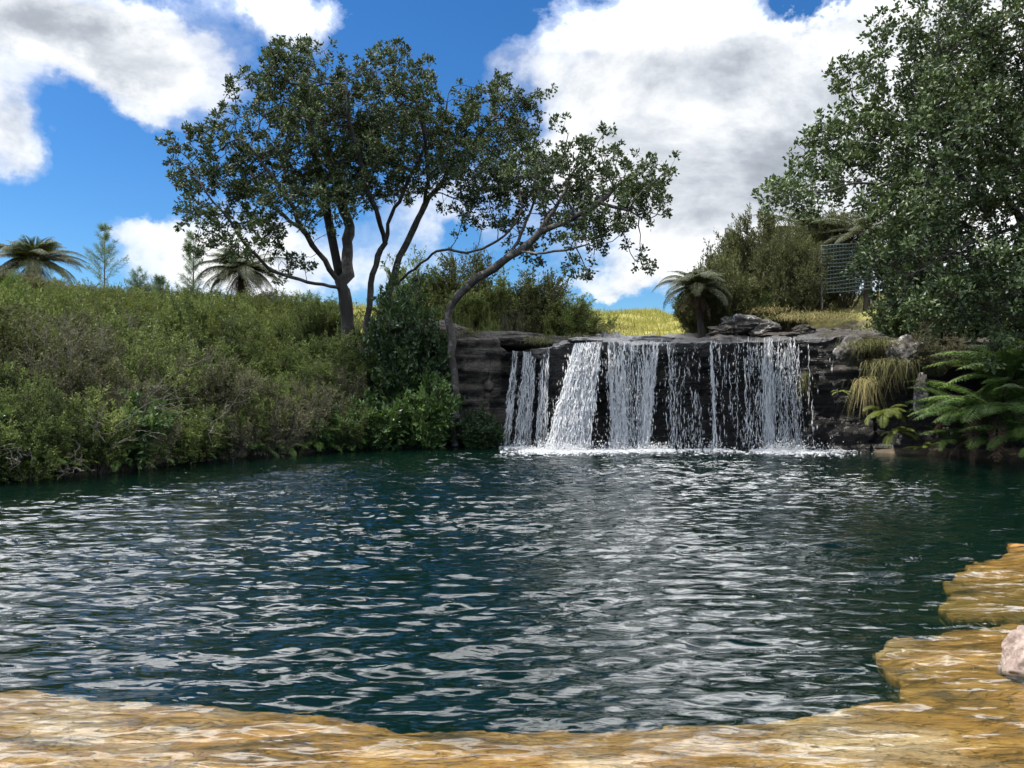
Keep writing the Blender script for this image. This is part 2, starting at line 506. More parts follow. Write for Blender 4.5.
def build_world():
    w = bpy.data.worlds.new('World')
    scene.world = w
    w.use_nodes = True
    w.node_tree.nodes.clear()
    k = NT(w.node_tree)
    out = k.n('ShaderNodeOutputWorld')
    sky = k.n('ShaderNodeTexSky', sky_type='NISHITA', sun_disc=False)
    sky.sun_elevation = R(SUN_EL)
    sky.sun_rotation = R(SUN_AZ)
    sky.air_density = 1.0
    sky.dust_density = .3
    sky.ozone_density = 2.5
    blue = k.n('ShaderNodeHueSaturation', ins={'Saturation': 1.28, 'Value': .093, 'Color': sky.outputs[0]})
    blue = k.mix(1.0, blue.outputs[0], (.66, .92, 1.12), 'MULTIPLY')
    tc = k.n('ShaderNodeTexCoord')
    d = tc.outputs['Generated']
    sp = k.n('ShaderNodeSeparateXYZ', ins={0: d})
    az = k.math('ARCTAN2', sp.outputs[0], sp.outputs[1])
    el = k.math('ARCSINE', sp.outputs[2])
    ae = k.n('ShaderNodeCombineXYZ', ins={0: az, 1: el, 2: 0.0})
    # warp so that cloud outlines are ragged
    wn = k.n('ShaderNodeTexNoise', ins={'Vector': d, 'Scale': 7, 'Detail': 6, 'Roughness': .62})
    wv = k.n('ShaderNodeVectorMath', operation='MULTIPLY_ADD', ins={0: wn.outputs[1], 1: (.16, .16, 0), 2: (-.08, -.08, 0)})
    aw = k.n('ShaderNodeVectorMath', operation='ADD', ins={0: ae.outputs[0], 1: wv.outputs[0]}).outputs[0]

    def blobs(lst):
        tot = None
        for (a, e, wa, we, s) in lst:
            t = k.n('ShaderNodeVectorMath', operation='SUBTRACT', ins={0: aw, 1: (a, e, 0)}).outputs[0]
            t = k.n('ShaderNodeVectorMath', operation='MULTIPLY', ins={0: t, 1: (1 / wa, 1 / we, 0)}).outputs[0]
            t = k.n('ShaderNodeVectorMath', operation='DOT_PRODUCT', ins={0: t, 1: t}).outputs[1]
            t = k.math('EXPONENT', k.math('MULTIPLY', t, -1.0))
            tot = k.math('MULTIPLY', t, s) if tot is None else k.math('MULTIPLY_ADD', t, s, tot)
        return tot

    def px(x, y, rx, ry, s):
        a = math.atan((x - 512) / F)
        e = math.atan((391 - y) / F * math.cos(a))
        return (a, e, rx / F, ry / F, s)

    def dg(a, e, ra, re, s):
        return (R(a), R(e), R(ra), R(re), s)
    cov = [px(60, 38, 120, 40, 1.1), px(150, 66, 60, 34, .8), px(285, 12, 55, 28, .9), px(15, 145, 50, 32, 1.0),
           px(145, 212, 34, 16, .7), px(190, 250, 60, 34, 1.0), px(300, 265, 90, 36, .9), px(430, 215, 80, 45, .6),
           px(640, 50, 100, 60, 1.1), px(740, 130, 120, 90, 1.2), px(860, 100, 120, 80, 1.1), px(610, 165, 70, 60, .9),
           px(720, 235, 90, 50, 1.0), px(620, 283, 60, 18, .9), px(980, 150, 160, 160, 1.2), px(800, 2, 36, 16, -1.0), px(895, -6, 40, 16, -.8),
           px(430, 30, 70, 60, -.5), px(460, 244, 22, 14, -.9), px(575, 300, 40, 9, -.9), px(110, 150, 40, 36, -.7),
           dg(-30, 41, 16, 9, .85), dg(-8, 46, 13, 6, .5), dg(22, 40, 20, 9, .85), dg(5, 58, 22, 8, .9), dg(-50, 25, 14, 14, .9), dg(62, 30, 18, 20, 1.0),
           dg(-90, 30, 25, 16, .9), dg(120, 35, 30, 16, .9), dg(-140, 28, 25, 14, .9), dg(178, 50, 25, 12, .7), dg(-178, 50, 25, 12, .7)]
    shade = [px(90, 45, 120, 30, 1.7), px(620, 90, 55, 65, .9), px(720, 60, 60, 60, .9), px(690, 190, 70, 40, .55), px(800, 215, 50, 40, .5), px(640, 290, 60, 14, .5),
             px(180, 270, 60, 14, .4), dg(22, 40, 14, 4, .15)]
    den = blobs(cov)
    stretch = k.n('ShaderNodeMapping', ins={0: d, 3: (1, 1, 1.7)}).outputs[0]
    n1 = k.noise(stretch, 4.5, 9, .6, .2)
    n2 = k.noise(stretch, 15, 7, .6)
    e_ = k.math('ADD', den, k.math('MULTIPLY_ADD', n1, 1.5, -.75))
    e_ = k.math('ADD', e_, k.math('MULTIPLY_ADD', n2, .5, -.25))
    cover = k.ramp(e_, [(.2, (0, 0, 0)), (.42, (.22, .22, .22)), (.62, (.68, .68, .68)), (1.0, (1, 1, 1))])
    sh = blobs(shade)
    # relief: density just sunward of here compared with density here
    off = k.n('ShaderNodeVectorMath', operation='ADD', ins={0: stretch, 1: (-.035, .01, .05)}).outputs[0]
    n3 = k.noise(off, 4.5, 9, .6, .2)
    rel = k.math('SUBTRACT', n1, n3)
    lum = k.math('SUBTRACT', k.math('MULTIPLY_ADD', rel, 2.2, .95), k.math('MULTIPLY', sh, .28))
    lum = k.math('SUBTRACT', lum, k.math('MULTIPLY', k.math('SUBTRACT', e_, 1.0, clamp=True), .22))
    ccol = k.ramp(lum, [(0.0, (.24, .27, .31)), (.35, (.36, .39, .44)), (.62, (.56, .59, .63)), (.9, (.80, .81, .82))])
    # clouds above the view are boosted to put brighter glints on the water
    ccol = k.n('ShaderNodeVectorMath', operation='SCALE', ins={0: ccol, 3: k.math('MULTIPLY_ADD', k.ramp(el, [(R(24), (0, 0, 0)), (R(33), (1, 1, 1))]), 7.5, 1.0)}).outputs[0]
    final = k.mix(cover, blue, ccol)
    bg = k.n('ShaderNodeBackground', ins={'Color': final, 'Strength': 1.0})
    k.link(bg.outputs[0], out.inputs[0])
    w.cycles.sampling_method = 'MANUAL'
    w.cycles.sample_map_resolution = 512

    s = bpy.data.lights.new('sun', 'SUN')
    so = bpy.data.objects.new('sun', s)
    COL.objects.link(so)
    s.energy = 5.0
    s.angle = R(.53)
    s.color = (1.0, .955, .88)
    dirv = Vector((math.sin(R(SUN_AZ)) * math.cos(R(SUN_EL)), math.cos(R(SUN_AZ)) * math.cos(R(SUN_EL)), math.sin(R(SUN_EL))))
    so.rotation_euler = dirv.to_track_quat('Z', 'Y').to_euler()
    so.location = dirv * 60


build_world()

# ------------------------------------------------------------------ terrain
SHORE = np.array([(-60, 3), (-30, 7), (-16, 11.3), (-9.6, 14.2), (-8.5, 15.75), (-7.6, 18.5), (-5.8, 20.8), (-4.2, 22.3), (-1.9, 23.4), (-.4, 23.5), (.9, 22.6), (3, 22.4), (8.4, 22.2),
                  (9.2, 21.2), (10.3, 20.2), (11.4, 19.3), (12.3, 17.7), (15, 14), (17, 9), (12, 4), (6, 1), (0, -4), (-30, -8), (-60, -6)], float)


def shore_dist(X, Y):
    """signed distance to the pool's edge, positive on land"""
    A = SHORE
    B = np.roll(SHORE, -1, axis=0)
    d = np.full(X.shape, 1e9)
    inside = np.zeros(X.shape, bool)
    for (x0, y0), (x1, y1) in zip(A, B):
        ex, ey = x1 - x0, y1 - y0
        t = np.clip(((X - x0) * ex + (Y - y0) * ey) / (ex * ex + ey * ey), 0, 1)
        d = np.minimum(d, np.hypot(X - x0 - t * ex, Y - y0 - t * ey))
        c = (y0 > Y) != (y1 > Y)
        with np.errstate(divide='ignore', invalid='ignore'):
            xi = x0 + (Y - y0) * ex / (ey if ey else 1e-9)
        inside ^= c & (X < xi)
    return np.where(inside, -d, d)


def ground_h(X, Y):
    X = np.asarray(X, float)
    Y = np.asarray(Y, float)
    d = shore_dist(X, Y)
    nz = fbm(np.stack([X.ravel() * .35, Y.ravel() * .35, np.zeros(X.size)], 1), 4).reshape(X.shape)
    left = np.interp(d, [0, .5, 1.5, 4, 9, 14, 20, 28, 60, 400], [0, .4, .7, 1.4, 2.9, 5.2, 6.0, 6.5, 6.8, 7])
    back = np.interp(d, [0, .9, 2.2, 4.2, 5.5, 9, 20, 40, 60, 400], [-1, -1, .8, 2.6, 3.35, 3.7, 5.1, 8.2, 8.8, 9])
    right = np.interp(d, [0, .5, 1.8, 2.6, 5, 9, 20, 400], [-.3, -.2, .6, 2.4, 4.2, 5.2, 6.5, 8])
    near = np.interp(d, [0, 1, 5, 20, 100], [0, .15, .4, 1.2, 3])
    wb = smooth(-3.2, -1.2, X) * smooth(15, 18, Y)
    wr = smooth(6.8, 9.6, X - (Y - 23) * .12) * smooth(9, 14, Y)
    wn = 1 - smooth(7, 11, Y)
    h = left * (1 - wb) + back * wb
    h = h * (1 - wr) + right * wr
    h = h * (1 - wn) + near * wn
    h = h + nz * .35 * np.clip(d / 5, 0, 1) * np.clip(1 + d / 60, 1, 2)
    deep = -np.interp(-d, [0, .3, 1.5, 4], [0, .5, 1.7, 3.2]) + nz * .2 * np.clip(-d, 0, 1)
    return np.where(d > 0, h, deep)


def gz(x, y):
    return float(ground_h(np.array([x]), np.array([y]))[0])


def axis(lo, hi, fine_lo, fine_hi, step):
    a = list(np.arange(fine_lo, fine_hi + 1e-6, step))
    s, x = step, fine_hi
    while x < hi:
        s *= 1.22
        x += s
        a.append(x)
    s, x = step, fine_lo
    while x > lo:
        s *= 1.22
        x -= s
        a.insert(0, x)
    return np.array(a)


def grid_faces(nx, ny):
    i = np.arange(nx * ny).reshape(ny, nx)
    return np.stack([i[:-1, :-1], i[:-1, 1:], i[1:, 1:], i[1:, :-1]], -1).reshape(-1, 4)


gx = axis(-700, 700, -26, 20, .3)
gy = axis(-200, 1200, -4, 44, .3)
GX, GY = np.meshgrid(gx, gy)
gZ = ground_h(GX, GY)
g = Geo().add(np.stack([GX.ravel(), GY.ravel(), gZ.ravel()], 1), grid_faces(len(gx), len(gy)))
o = g.obj('ground', M['ground'])
tag(o, None, None, None, 'structure')

# pool water: real waves from many small wave trains
wx = np.arange(-14.5, 14, .036)
wy = np.arange(-.5, 24.6, .036)
WX, WY = np.meshgrid(wx, wy)
wd = -shore_dist(WX[::4, ::4], WY[::4, ::4])
calm = smooth(.3, 3.5, wd) * .8 + .2
calm *= 1 - .65 * smooth(6.0, 8.5, WX[::4, ::4] + (12 - WY[::4, ::4]) * .22)
calm *= 1 - .6 * smooth(1.5, 4.5, -WX[::4, ::4] - 1.6 + (WY[::4, ::4] - 15) * .3) * smooth(11, 15, WY[::4, ::4])
gust = fbm(np.stack([WX[::4, ::4].ravel() * .25, WY[::4, ::4].ravel() * .4, np.zeros(wd.size)], 1), 3).reshape(wd.shape)
calm *= np.clip(1 + .7 * gust, .3, 1.7)
calm = np.repeat(np.repeat(calm, 4, 0), 4, 1)[:WX.shape[0], :WX.shape[1]]
k5 = np.ones(9) / 9
for ax in (0, 1):
    pad = [(4, 4) if a == ax else (0, 0) for a in (0, 1)]
    calm = np.apply_along_axis(lambda r: np.convolve(r, k5, 'valid'), ax, np.pad(calm, pad, mode='edge'))
WZ = np.zeros_like(WX)
NW = 80
for i in range(NW):
    lam = .11 * (.65 / .11) ** (rng.random() ** 1.05)
    th = R(-90 + rng.normal() * (15 if lam > .3 else 24) + 5)
    kx, ky = math.cos(th) * 2 * math.pi / lam, math.sin(th) * 2 * math.pi / lam
    sl = .029 * (1.0 if lam < .45 else .72)
    ph = rng.random() * 6.28
    bend = .5 * np.sin(WX * .31 + i) + .4 * np.sin(WY * .43 + 2 * i)
    arg = kx * WX + ky * WY + ph + bend
    WZ += sl * lam / (2 * math.pi) * (np.sin(arg) + .25 * np.cos(2 * arg))
WZ *= calm
near_shelf = smooth(4.6, 3.2, WY)
WZ *= 1 - .15 * near_shelf
g = Geo().add(np.stack([WX.ravel(), WY.ravel(), WZ.ravel()], 1), grid_faces(len(wx), len(wy)))
tag(g.obj('water', M['water']), None, None, None, 'structure')


# foreground shelf and the two golden ledges
def poly_sd(poly, X, Y):
    global SHORE
    keep = SHORE
    SHORE = np.array(poly, float)
    d = shore_dist(X, Y)
    SHORE = keep
    return -d     # positive inside


def slab(poly, top, step, edge=.35, deep=2.4, amp=.05, fq=1.3, wob=.18, slope=(0, 0), hollow=(.16, .7, .75)):
    poly = np.array(poly, float)
    x = np.arange(poly[:, 0].min() - .8, poly[:, 0].max() + .8, step)
    y = np.arange(poly[:, 1].min() - .8, poly[:, 1].max() + .8, step)
    X, Y = np.meshgrid(x, y)
    pts = np.stack([X.ravel(), Y.ravel(), np.zeros(X.size)], 1)
    sd = poly_sd(poly, X, Y) + wob * fbm(pts * 1.4, 6, .6).reshape(X.shape)
    st = fbm(pts * np.array([.5, 1.0, 1]) * fq, 5).reshape(X.shape)
    fine = fbm(pts * np.array([2.2, 5, 1]) + 9, 4).reshape(X.shape)
    terr = np.floor(st * 5 + .5) / 5 * .6 + st * .4
    z = top + amp * terr + amp * .22 * fine + slope[0] * (X - poly[:, 0].mean()) + slope[1] * (Y - poly[:, 1].mean())
    out = np.clip(-sd, 0, 9)
    drop = np.minimum(deep, deep * (out / edge) ** 1.25)
    z = z - drop - .04 * smooth(.35, 0, sd)
    gy_, gx_ = np.gradient(sd, step)
    gl = np.sqrt(gx_ ** 2 + gy_ ** 2) + 1e-6
    under = out + hollow[2] * smooth(hollow[0], hollow[1], drop)          # the rock is hollowed out below its rim
    XX = X + gx_ / gl * under
    YY = Y + gy_ / gl * under
    Fq = grid_faces(len(x), len(y))
    keep = (sd.ravel()[Fq] > -edge * .85).all(1)
    return Geo().add(np.stack([XX.ravel(), YY.ravel(), z.ravel()], 1), Fq[keep])


g = slab([(-7, 5.2), (-2.9, 4.55), (-1.7, 4.35), (-1.1, 4.2), (-.6, 4.02), (.45, 4.05), (1.4, 4.2), (2.0, 4.38), (2.6, 4.45), (4.2, 4.4), (6, 3.5), (6, -1), (-7, -1)],
         -.075, .025, .6, 1.6, .05, wob=.14)
tag(g.obj('rock_shelf', M['shelf']), None, None, None, 'structure')
c = (3.6, 5.0, 0)
g = slab([(2.36, 5.2), (2.74, 5.46), (3.32, 5.74), (3.94, 5.95), (6.5, 6.0), (6.5, 3.6), (3.2, 3.8), (2.65, 4.3), (2.36, 4.42), (2.4, 4.8)], -.035, .02, .4, 1.6, .055, wob=.26, slope=(.025, 0), hollow=(.05, .3, .3))
tag(g.obj('rock_ledge', M['ledge'], loc=c), 'smooth golden brown rock ledge under the pink boulder, pointing into the pool', 'rock')
c = (5.2, 7.4, 0)
g = slab([(3.6, 6.25), (3.75, 6.6), (3.95, 7.05), (4.56, 7.7), (5.65, 8.45), (9, 9.2), (9, 6.4), (4.2, 6.2)], -.045, .025, .4, 1.6, .08, wob=.34, slope=(.012, .03), hollow=(.05, .3, .3))
tag(g.obj('rock_ledge', M['ledge'], loc=c), 'farther golden rock ledge with a pale patch on its tip, across the dark gap', 'rock')


# ------------------------------------------------------------------ rocks
_ico = {}


def ico(sub):
    if sub not in _ico:
        import bmesh
        bm = bmesh.new()
        bmesh.ops.create_icosphere(bm, subdivisions=sub, radius=1)
        bm.verts.ensure_lookup_table()
        V = np.array([v.co[:] for v in bm.verts])
        T = np.array([[v.index for v in f.verts] for f in bm.faces])
        bm.free()
        _ico[sub] = (V, T)
    return _ico[sub]


def rock(name, loc, size, mat, label, rz=0, sub=5, rough=.35, seed=0, squash=.6, cat='rock'):
    V, T = ico(sub)
    q = V.copy()
    # blocky: clip by random planes
    r = np.random.default_rng(seed)
    for _ in range(12):
        nn = r.normal(size=3)
        nn /= np.linalg.norm(nn)
        dd = .62 + .3 * r.random()
        s = q @ nn
        q -= np.outer(np.clip(s - dd, 0, None) * .92, nn)
    q = q * (1 + rough * fbm(V * 1.7 + seed * 7, 5))[:, None]
    q += .05 * V * fbm(V * 7 + seed, 3)[:, None]
    q = q * np.array(size)
    ca, sa = math.cos(rz), math.sin(rz)
    q = np.stack([q[:, 0] * ca - q[:, 1] * sa, q[:, 0] * sa + q[:, 1] * ca, q[:, 2]], 1)
    o = Geo().add(q, T=T).obj(name, mat)
    o.location = loc
    return tag(o, label, cat)


# ------------------------------------------------------------------ cliff of the falls
LIPX = np.array([-4.2, -2.6, -1.6, -.6, -.3, .5, 1.0, 1.6, 2.5, 5, 8, 9.0, 9.8, 10.6, 11.6, 13.5, 16])
LIPZ = np.array([1.8, 2.9, 3.35, 3.35, 2.95, 2.9, 2.95, 3.05, 3.12, 3.12, 3.25, 3.28, 3.2, 3.1, 3.0, 2.9, 2.9])
FACEX = np.array([-4.2, -2.6, -1.6, -.6, -.2, .7, 1.1, 2.0, 3, 5, 8.2, 9.0, 9.8, 10.6, 11.6, 13.5, 16])
FACEY = np.array([24.2, 24.0, 23.6, 23.5, 24.1, 24.0, 22.9, 22.6, 22.6, 22.7, 22.5, 21.9, 21.0, 20.5, 19.6, 17.8, 14.5])


def cliff():
    xs = np.arange(-4.2, 16, .07)
    ys = np.interp(xs, FACEX, FACEY)
    zl = np.interp(xs, LIPX, LIPZ)
    nx = np.gradient(ys, xs)
    N = norm(np.stack([nx, -np.ones_like(xs), np.zeros_like(xs)], 1))     # outward, to the pool
    face_t = np.linspace(0, 1, 62)
    rows = []
    for t in face_t:
        z = -1.6 + (zl + 1.6) * t
        # undercut in the middle, hard cap at the lip; a sloping buttress left of centre
        hz = np.clip(z / zl, -1, 1)
        und = -.45 * np.exp(-((hz - .35) / .33) ** 2) + .12 * smooth(.8, .97, hz)
        but = np.exp(-((xs - 1.75) / .55) ** 2)
        slope = but * (1.0 - hz) * .75
        off = und * (1 - but) + slope
        und_r = -.5 * smooth(9.2, 10.2, xs) * np.exp(-((hz - .2) / .4) ** 2)
        off = off + und_r
        rows.append(np.stack([xs, ys, z], 1) + N * off[:, None])
    lip_row = rows[-1]
    for s in np.concatenate([np.linspace(.08, 1.6, 18), np.linspace(1.8, 6.0, 16)]):
        q = lip_row.copy()
        dirn = -N.copy()
        dirn = norm(dirn * np.array([.25, 1, 1]))
        q += dirn * s
        q[:, 2] += .11 * s * smooth(0, 2, s) + .02 * s
        q[:, 2] -= 1.0 * smooth(4.0, 6.0, s)
        rows.append(q)
    G = np.stack(rows)                       # rows, nx, 3
    sh = G.shape
    flat = G.reshape(-1, 3)
    # blocky fractured displacement
    du = np.gradient(G, axis=1)
    dv = np.gradient(G, axis=0)
    NN = norm(np.cross(du, dv)).reshape(-1, 3)
    p = flat * np.array([1.0, 1.0, 2.0])
    st = fbm(p * .9, 5)
    jo = fbm(flat * np.array([1.7, .6, .9]) + 31, 4)
    ter = np.floor(st * 4.5) / 4.5
    lam = fbm(flat * np.array([.5, .5, 6.5]) + 5, 4)
    topm = np.zeros(sh[:2])
    topm[62:] = 1
    topm = topm.ravel()
    disp = (.26 * ter + .16 * jo + .16 * lam) * (1 - .3 * topm) + .03 * fbm(flat * 9, 2)
    flat = flat + NN * disp[:, None]
    return flat.reshape(sh), xs


CG, CXS = cliff()
g = Geo().add(CG.reshape(-1, 3), grid_faces(CG.shape[1], CG.shape[0])[:, ::1])
cl = g.obj('cliff', [M['wetrock']])
cl.data.materials.append(M['dryrock'])
cl.data.materials.append(M['lip'])
tag(cl, None, None, None, 'structure')
nf = len(cl.data.polygons)
fx = CG[:-1, :-1].reshape(-1, 3)
rowi = np.repeat(np.arange(CG.shape[0] - 1), CG.shape[1] - 1)
mi = np.zeros(nf, np.int32)
jn = fbm(fx * 1.4, 3)
mi[(fx[:, 0] < -.35 + .3 * jn) & (fx[:, 2] > .3)] = 1
mi[(rowi > 60) & (fx[:, 0] > -.3)] = 2
mi[(fx[:, 0] > 9.4 + .6 * jn) & (fx[:, 2] > 2.3 + .4 * jn)] = 1
cl.data.polygons.foreach_set('material_index', mi)


def face_y(x, z):
    """front of the rock face at x, z"""
    j = int(np.clip(np.searchsorted(CXS, x), 0, len(CXS) - 1))
    colm = CG[:62, j]
    return float(np.interp(z, colm[:, 2], np.minimum.accumulate(colm[::-1, 1])[::-1] * 0 + colm[:, 1]))


# rock strata and boulders about the falls
rock('rock_outcrop', P(520, 338, 25.6) + np.array([0, 0, -.1]), (2.2, 1.0, .36), M['dryrock'],
     'low dark layered rock band above the left end of the falls', .05, 5, .25, 3)
rock('rock_outcrop', P(440, 345, 25.0), (1.2, .9, .75), M['dryrock'], 'grey rock knob behind the leaning tree trunk', .3, 5, .3, 5)
rock('rock', P(742, 326, 25.3), (.7, .6, .4), M['lichenrock'], 'sloping grey lichen rock above the lip, beside the drooping tree fern', -.5, 5, .5, 8)
rock('rock', P(764, 329, 25.0), (.55, .5, .3), M['lichenrock'], 'smaller lichen rock leaning on the right side of the sloping one', .9, 5, .5, 31)
rock('rock', P(722, 331, 24.9), (.45, .4, .22), M['dryrock'], 'low brown rock left of the sloping lichen rock', .2, 5, .5, 32)
rock('rock', P(805, 330, 24.3), (.4, .4, .2), M['dryrock'], 'small brown rock in the dry grass above the right cascade', .2, 5, .5, 33)
rock('rock', P(785, 337, 24.6), (.9, .8, .16), M['dryrock'], 'flat brown rock lying behind the lip under the earth slope', .2, 5, .3, 9)
rock('rock', P(850, 350, 20.9), (.45, .4, .48), M['lichenrock'], 'white lichen boulder at the right end of the lip', .4, 5, .3, 11)
rock('rock', P(906, 356, 20.1), (.52, .45, .5), M['lichenrock'], 'white crusted rock right of the hanging grass', -.3, 5, .35, 12)
rock('rock', P(922, 395, 19.6), (.18, .25, .6), M['lichenrock'], 'narrow white streaked rock spur below the crusted rock', .1, 5, .35, 13)
rock('rock', P(585, 341, 23.6), (.6, .4, .14), M['lip'], 'small rounded wet stone on the lip above the slanting cascade', .1, 4, .3, 14)
rock('rock', P(655, 340, 24.0), (.8, .5, .13), M['lip'], 'low pale stone behind the middle of the lip', .1, 4, .3, 15)
rock('boulder', (3.22, 4.72, .02), (.21, .2, .2), M['pinkrock'], 'pinkish grey boulder sitting on the near golden ledge', .4, 5, .25, 21, cat='boulder')

# ------------------------------------------------------------------ the falls


def strands(x0, x1, zt, zb_, n, lean=0, fan=0, w=(.006, .02), m=26, jit=.05, wav=.05, brk=.45, lenr=(.5, 1.0), push=.12, seed=0):
    """falling threads of water that break and swell, each a thin tapered tube"""
    r = np.random.default_rng(seed)
    n = int(n * 1.9)
    w = (w[0] * .55, w[1] * .62)
    u = r.random(n)
    xs0 = x0 + (x1 - x0) * u
    t = np.linspace(0, 1, m)
    st = np.clip(r.random(n) * (1 - lenr[0]) * 1.1 - .1, 0, .8)
    ln = lenr[0] + (lenr[1] - lenr[0]) * r.random(n)
    en = np.clip(st + ln, 0, 1)
    tt = st[:, None] + (en - st)[:, None] * t[None]
    z = zt + (zb_ - zt) * tt
    zt_ = np.interp(xs0, LIPX, LIPZ) + .03
    z = zt_[:, None] + (zb_ - zt_[:, None]) * tt
    ph = r.random((n, 3)) * 50
    pp = np.stack([tt * 5 + ph[:, :1], np.broadcast_to(ph[:, 1:2], tt.shape), np.broadcast_to(ph[:, 2:], tt.shape)], -1)
    wv = fbm(pp.reshape(-1, 3), 3).reshape(tt.shape)
    wf = fbm(pp.reshape(-1, 3) * np.array([4.5, 1, 1]) + 77, 2).reshape(tt.shape)
    x = xs0[:, None] + lean * tt + fan * (u[:, None] - .5) * tt + wav * wv * (.3 + tt) + .055 * wf
    yl = np.array([np.interp(a, FACEX, FACEY) for a in xs0])
    y = yl[:, None] - .28 - push * tt - jit * r.random((n, 1)) * 2
    th = fbm(np.stack([tt * 9 + ph[:, :1], np.broadcast_to(ph[:, 1:2] + 9, tt.shape), np.broadcast_to(ph[:, 2:], tt.shape)], -1).reshape(-1, 3), 2).reshape(tt.shape)
    rad = (w[0] + (w[1] - w[0]) * r.random((n, 1))) * np.clip(.95 + (th - brk * .35) * 3.4, 0.02, 2.4)
    rad *= np.sin(np.clip(t, .02, .98) * math.pi)[None] ** .35
    return np.stack([x, y, z], -1), rad


def drops(pts, n, spread, s=(.004, .014), seed=0, el=6.0):
    r = np.random.default_rng(seed)
    fl = pts.reshape(-1, 3)
    c = fl[r.integers(0, len(fl), n)] + r.normal(size=(n, 3)) * np.array(spread)
    c[:, 2] = np.abs(c[:, 2])
    rad = s[0] + (s[1] - s[0]) * r.random(n) ** 2.5
    O = np.array([(1, 0, 0), (-1, 0, 0), (0, 1, 0), (0, -1, 0), (0, 0, 1), (0, 0, -1)], float)
    FT = np.array([(0, 2, 4), (2, 1, 4), (1, 3, 4), (3, 0, 4), (2, 0, 5), (1, 2, 5), (3, 1, 5), (0, 3, 5)])
    sc = np.stack([rad, rad, rad * (1 + (el - 1) * 2 * r.random(n))], 1)
    V = c[:, None] + O[None] * sc[:, None]
    T = FT[None] + (np.arange(n) * 6)[:, None, None]
    return V.reshape(-1, 3), T.reshape(-1, 3)


def cascade(label, specs, ndrops, spread, seed):
    g = Geo()
    allp = []
    for i, s in enumerate(specs):
        p, rd = strands(seed=seed * 31 + i, **s)
        allp.append(p[:, 3:].reshape(-1, 3))
        g.add(*tubes(p, rd, 4))
    allp = np.concatenate(allp)
    V, T = drops(allp, int(ndrops * 1.3), spread, seed=seed)
    g.add(V, T=T)
    nw = len(g.V)
    nfw = sum(len(q) for q in g.Q), sum(len(q) for q in g.T)
    # thin sheet of falling water behind the threads
    for i, s in enumerate(specs):
        if s['n'] < 19 or s['w'][1] < .012:
            continue
        nu, nv = max(4, int((s['x1'] - s['x0']) / .03) + 2), 40
        U, Vv = np.meshgrid(np.linspace(0, 1, nu), np.linspace(0, 1, nv))
        x0 = s['x0'] + (s['x1'] - s['x0']) * U
        zl = np.interp(x0, LIPX, LIPZ) + .02
        x = x0 + s.get('lean', 0) * Vv + s.get('fan', 0) * (U - .5) * Vv
        wob = fbm(np.stack([x * 3, Vv * 3, np.full_like(x, seed)], -1).reshape(-1, 3), 3).reshape(x.shape)
        y = np.interp(x0, FACEX, FACEY) - .27 - s.get('push', .12) * Vv + .08 * wob
        z = zl + (.02 - zl) * Vv
        g.add(np.stack([x, y, z], -1).reshape(-1, 3), grid_faces(nu, nv))
    base = (float(allp[:, 0].mean()), float(allp[:, 1].min()), 0.0)
    o = g.obj('cascade', [M['white'], M['film']], loc=base)
    nq = sum(len(q) for q in g.Q)
    mi = np.zeros(len(o.data.polygons), np.int32)
    mi[nfw[0]:nq] = 1
    o.data.polygons.foreach_set('material_index', mi)
    tag(o, label, 'waterfall', 'white cascades of the waterfall')


def pxx(px, Y=22.3):
    return (px - 512) / F * Y


B = dict(zt=0, zb_=.02)
cascade('leftmost cascade of three thin white streams, set back in the corner',
        [dict(x0=pxx(513, 23.7), x1=pxx(519, 23.7), n=20, lean=-.3, w=(.005, .018), jit=.05, wav=.1, lenr=(.3, 1), **B),
         dict(x0=pxx(524, 23.7), x1=pxx(536, 23.7), n=44, lean=-.24, fan=.12, w=(.005, .02), jit=.05, wav=.1, lenr=(.3, 1), **B),
         dict(x0=pxx(541, 23.7), x1=pxx(548, 23.7), n=20, lean=-.16, fan=.08, w=(.005, .018), jit=.05, wav=.09, lenr=(.3, 1), **B)], 500, (.06, .05, .05), 1)
cascade('wide white cascade slanting down to the left over a sloping rock',
        [dict(x0=pxx(578), x1=pxx(602), n=150, lean=-.72, fan=.55, w=(.005, .021), jit=.1, wav=.14, push=.55, lenr=(.25, .95), **B),
         dict(x0=pxx(574), x1=pxx(590), n=70, lean=-.6, fan=.5, w=(.005, .02), jit=.1, wav=.16, push=.6, lenr=(.2, .7), **B)], 2600, (.10, .08, .08), 2)
cascade('straight white cascade just right of the slanting one, splitting into threads',
        [dict(x0=pxx(608), x1=pxx(624), n=64, lean=.06, w=(.006, .022), jit=.06, wav=.08, lenr=(.3, 1), **B),
         dict(x0=pxx(622), x1=pxx(641), n=34, lean=.02, w=(.004, .012), jit=.06, wav=.1, lenr=(.15, .6), **B)], 1500, (.09, .06, .08), 3)
cascade('bright white cascade in the middle, narrowing to one thick stream',
        [dict(x0=pxx(643), x1=pxx(659), n=70, lean=-.18, fan=-.3, w=(.006, .024), jit=.05, wav=.06, lenr=(.4, 1), **B)], 700, (.07, .06, .08), 4)
cascade('faint veil of thin drips between the middle cascade and the single thread',
        [dict(x0=pxx(664), x1=pxx(700), n=34, lean=.03, w=(.003, .009), jit=.05, wav=.05, lenr=(.08, .5), **B),
         dict(x0=pxx(669), x1=pxx(673), n=10, lean=.03, w=(.003, .011), jit=.04, wav=.05, lenr=(.3, .7), **B)], 500, (.06, .05, .08), 5)
cascade('single thin white thread falling alone right of the veil of drips',
        [dict(x0=pxx(709), x1=pxx(712), n=13, lean=.12, w=(.006, .019), jit=.03, wav=.05, lenr=(.4, 1), **B),
         dict(x0=pxx(714), x1=pxx(745), n=16, lean=.03, w=(.003, .008), jit=.04, wav=.05, lenr=(.08, .35), **B)], 350, (.06, .05, .08), 6)
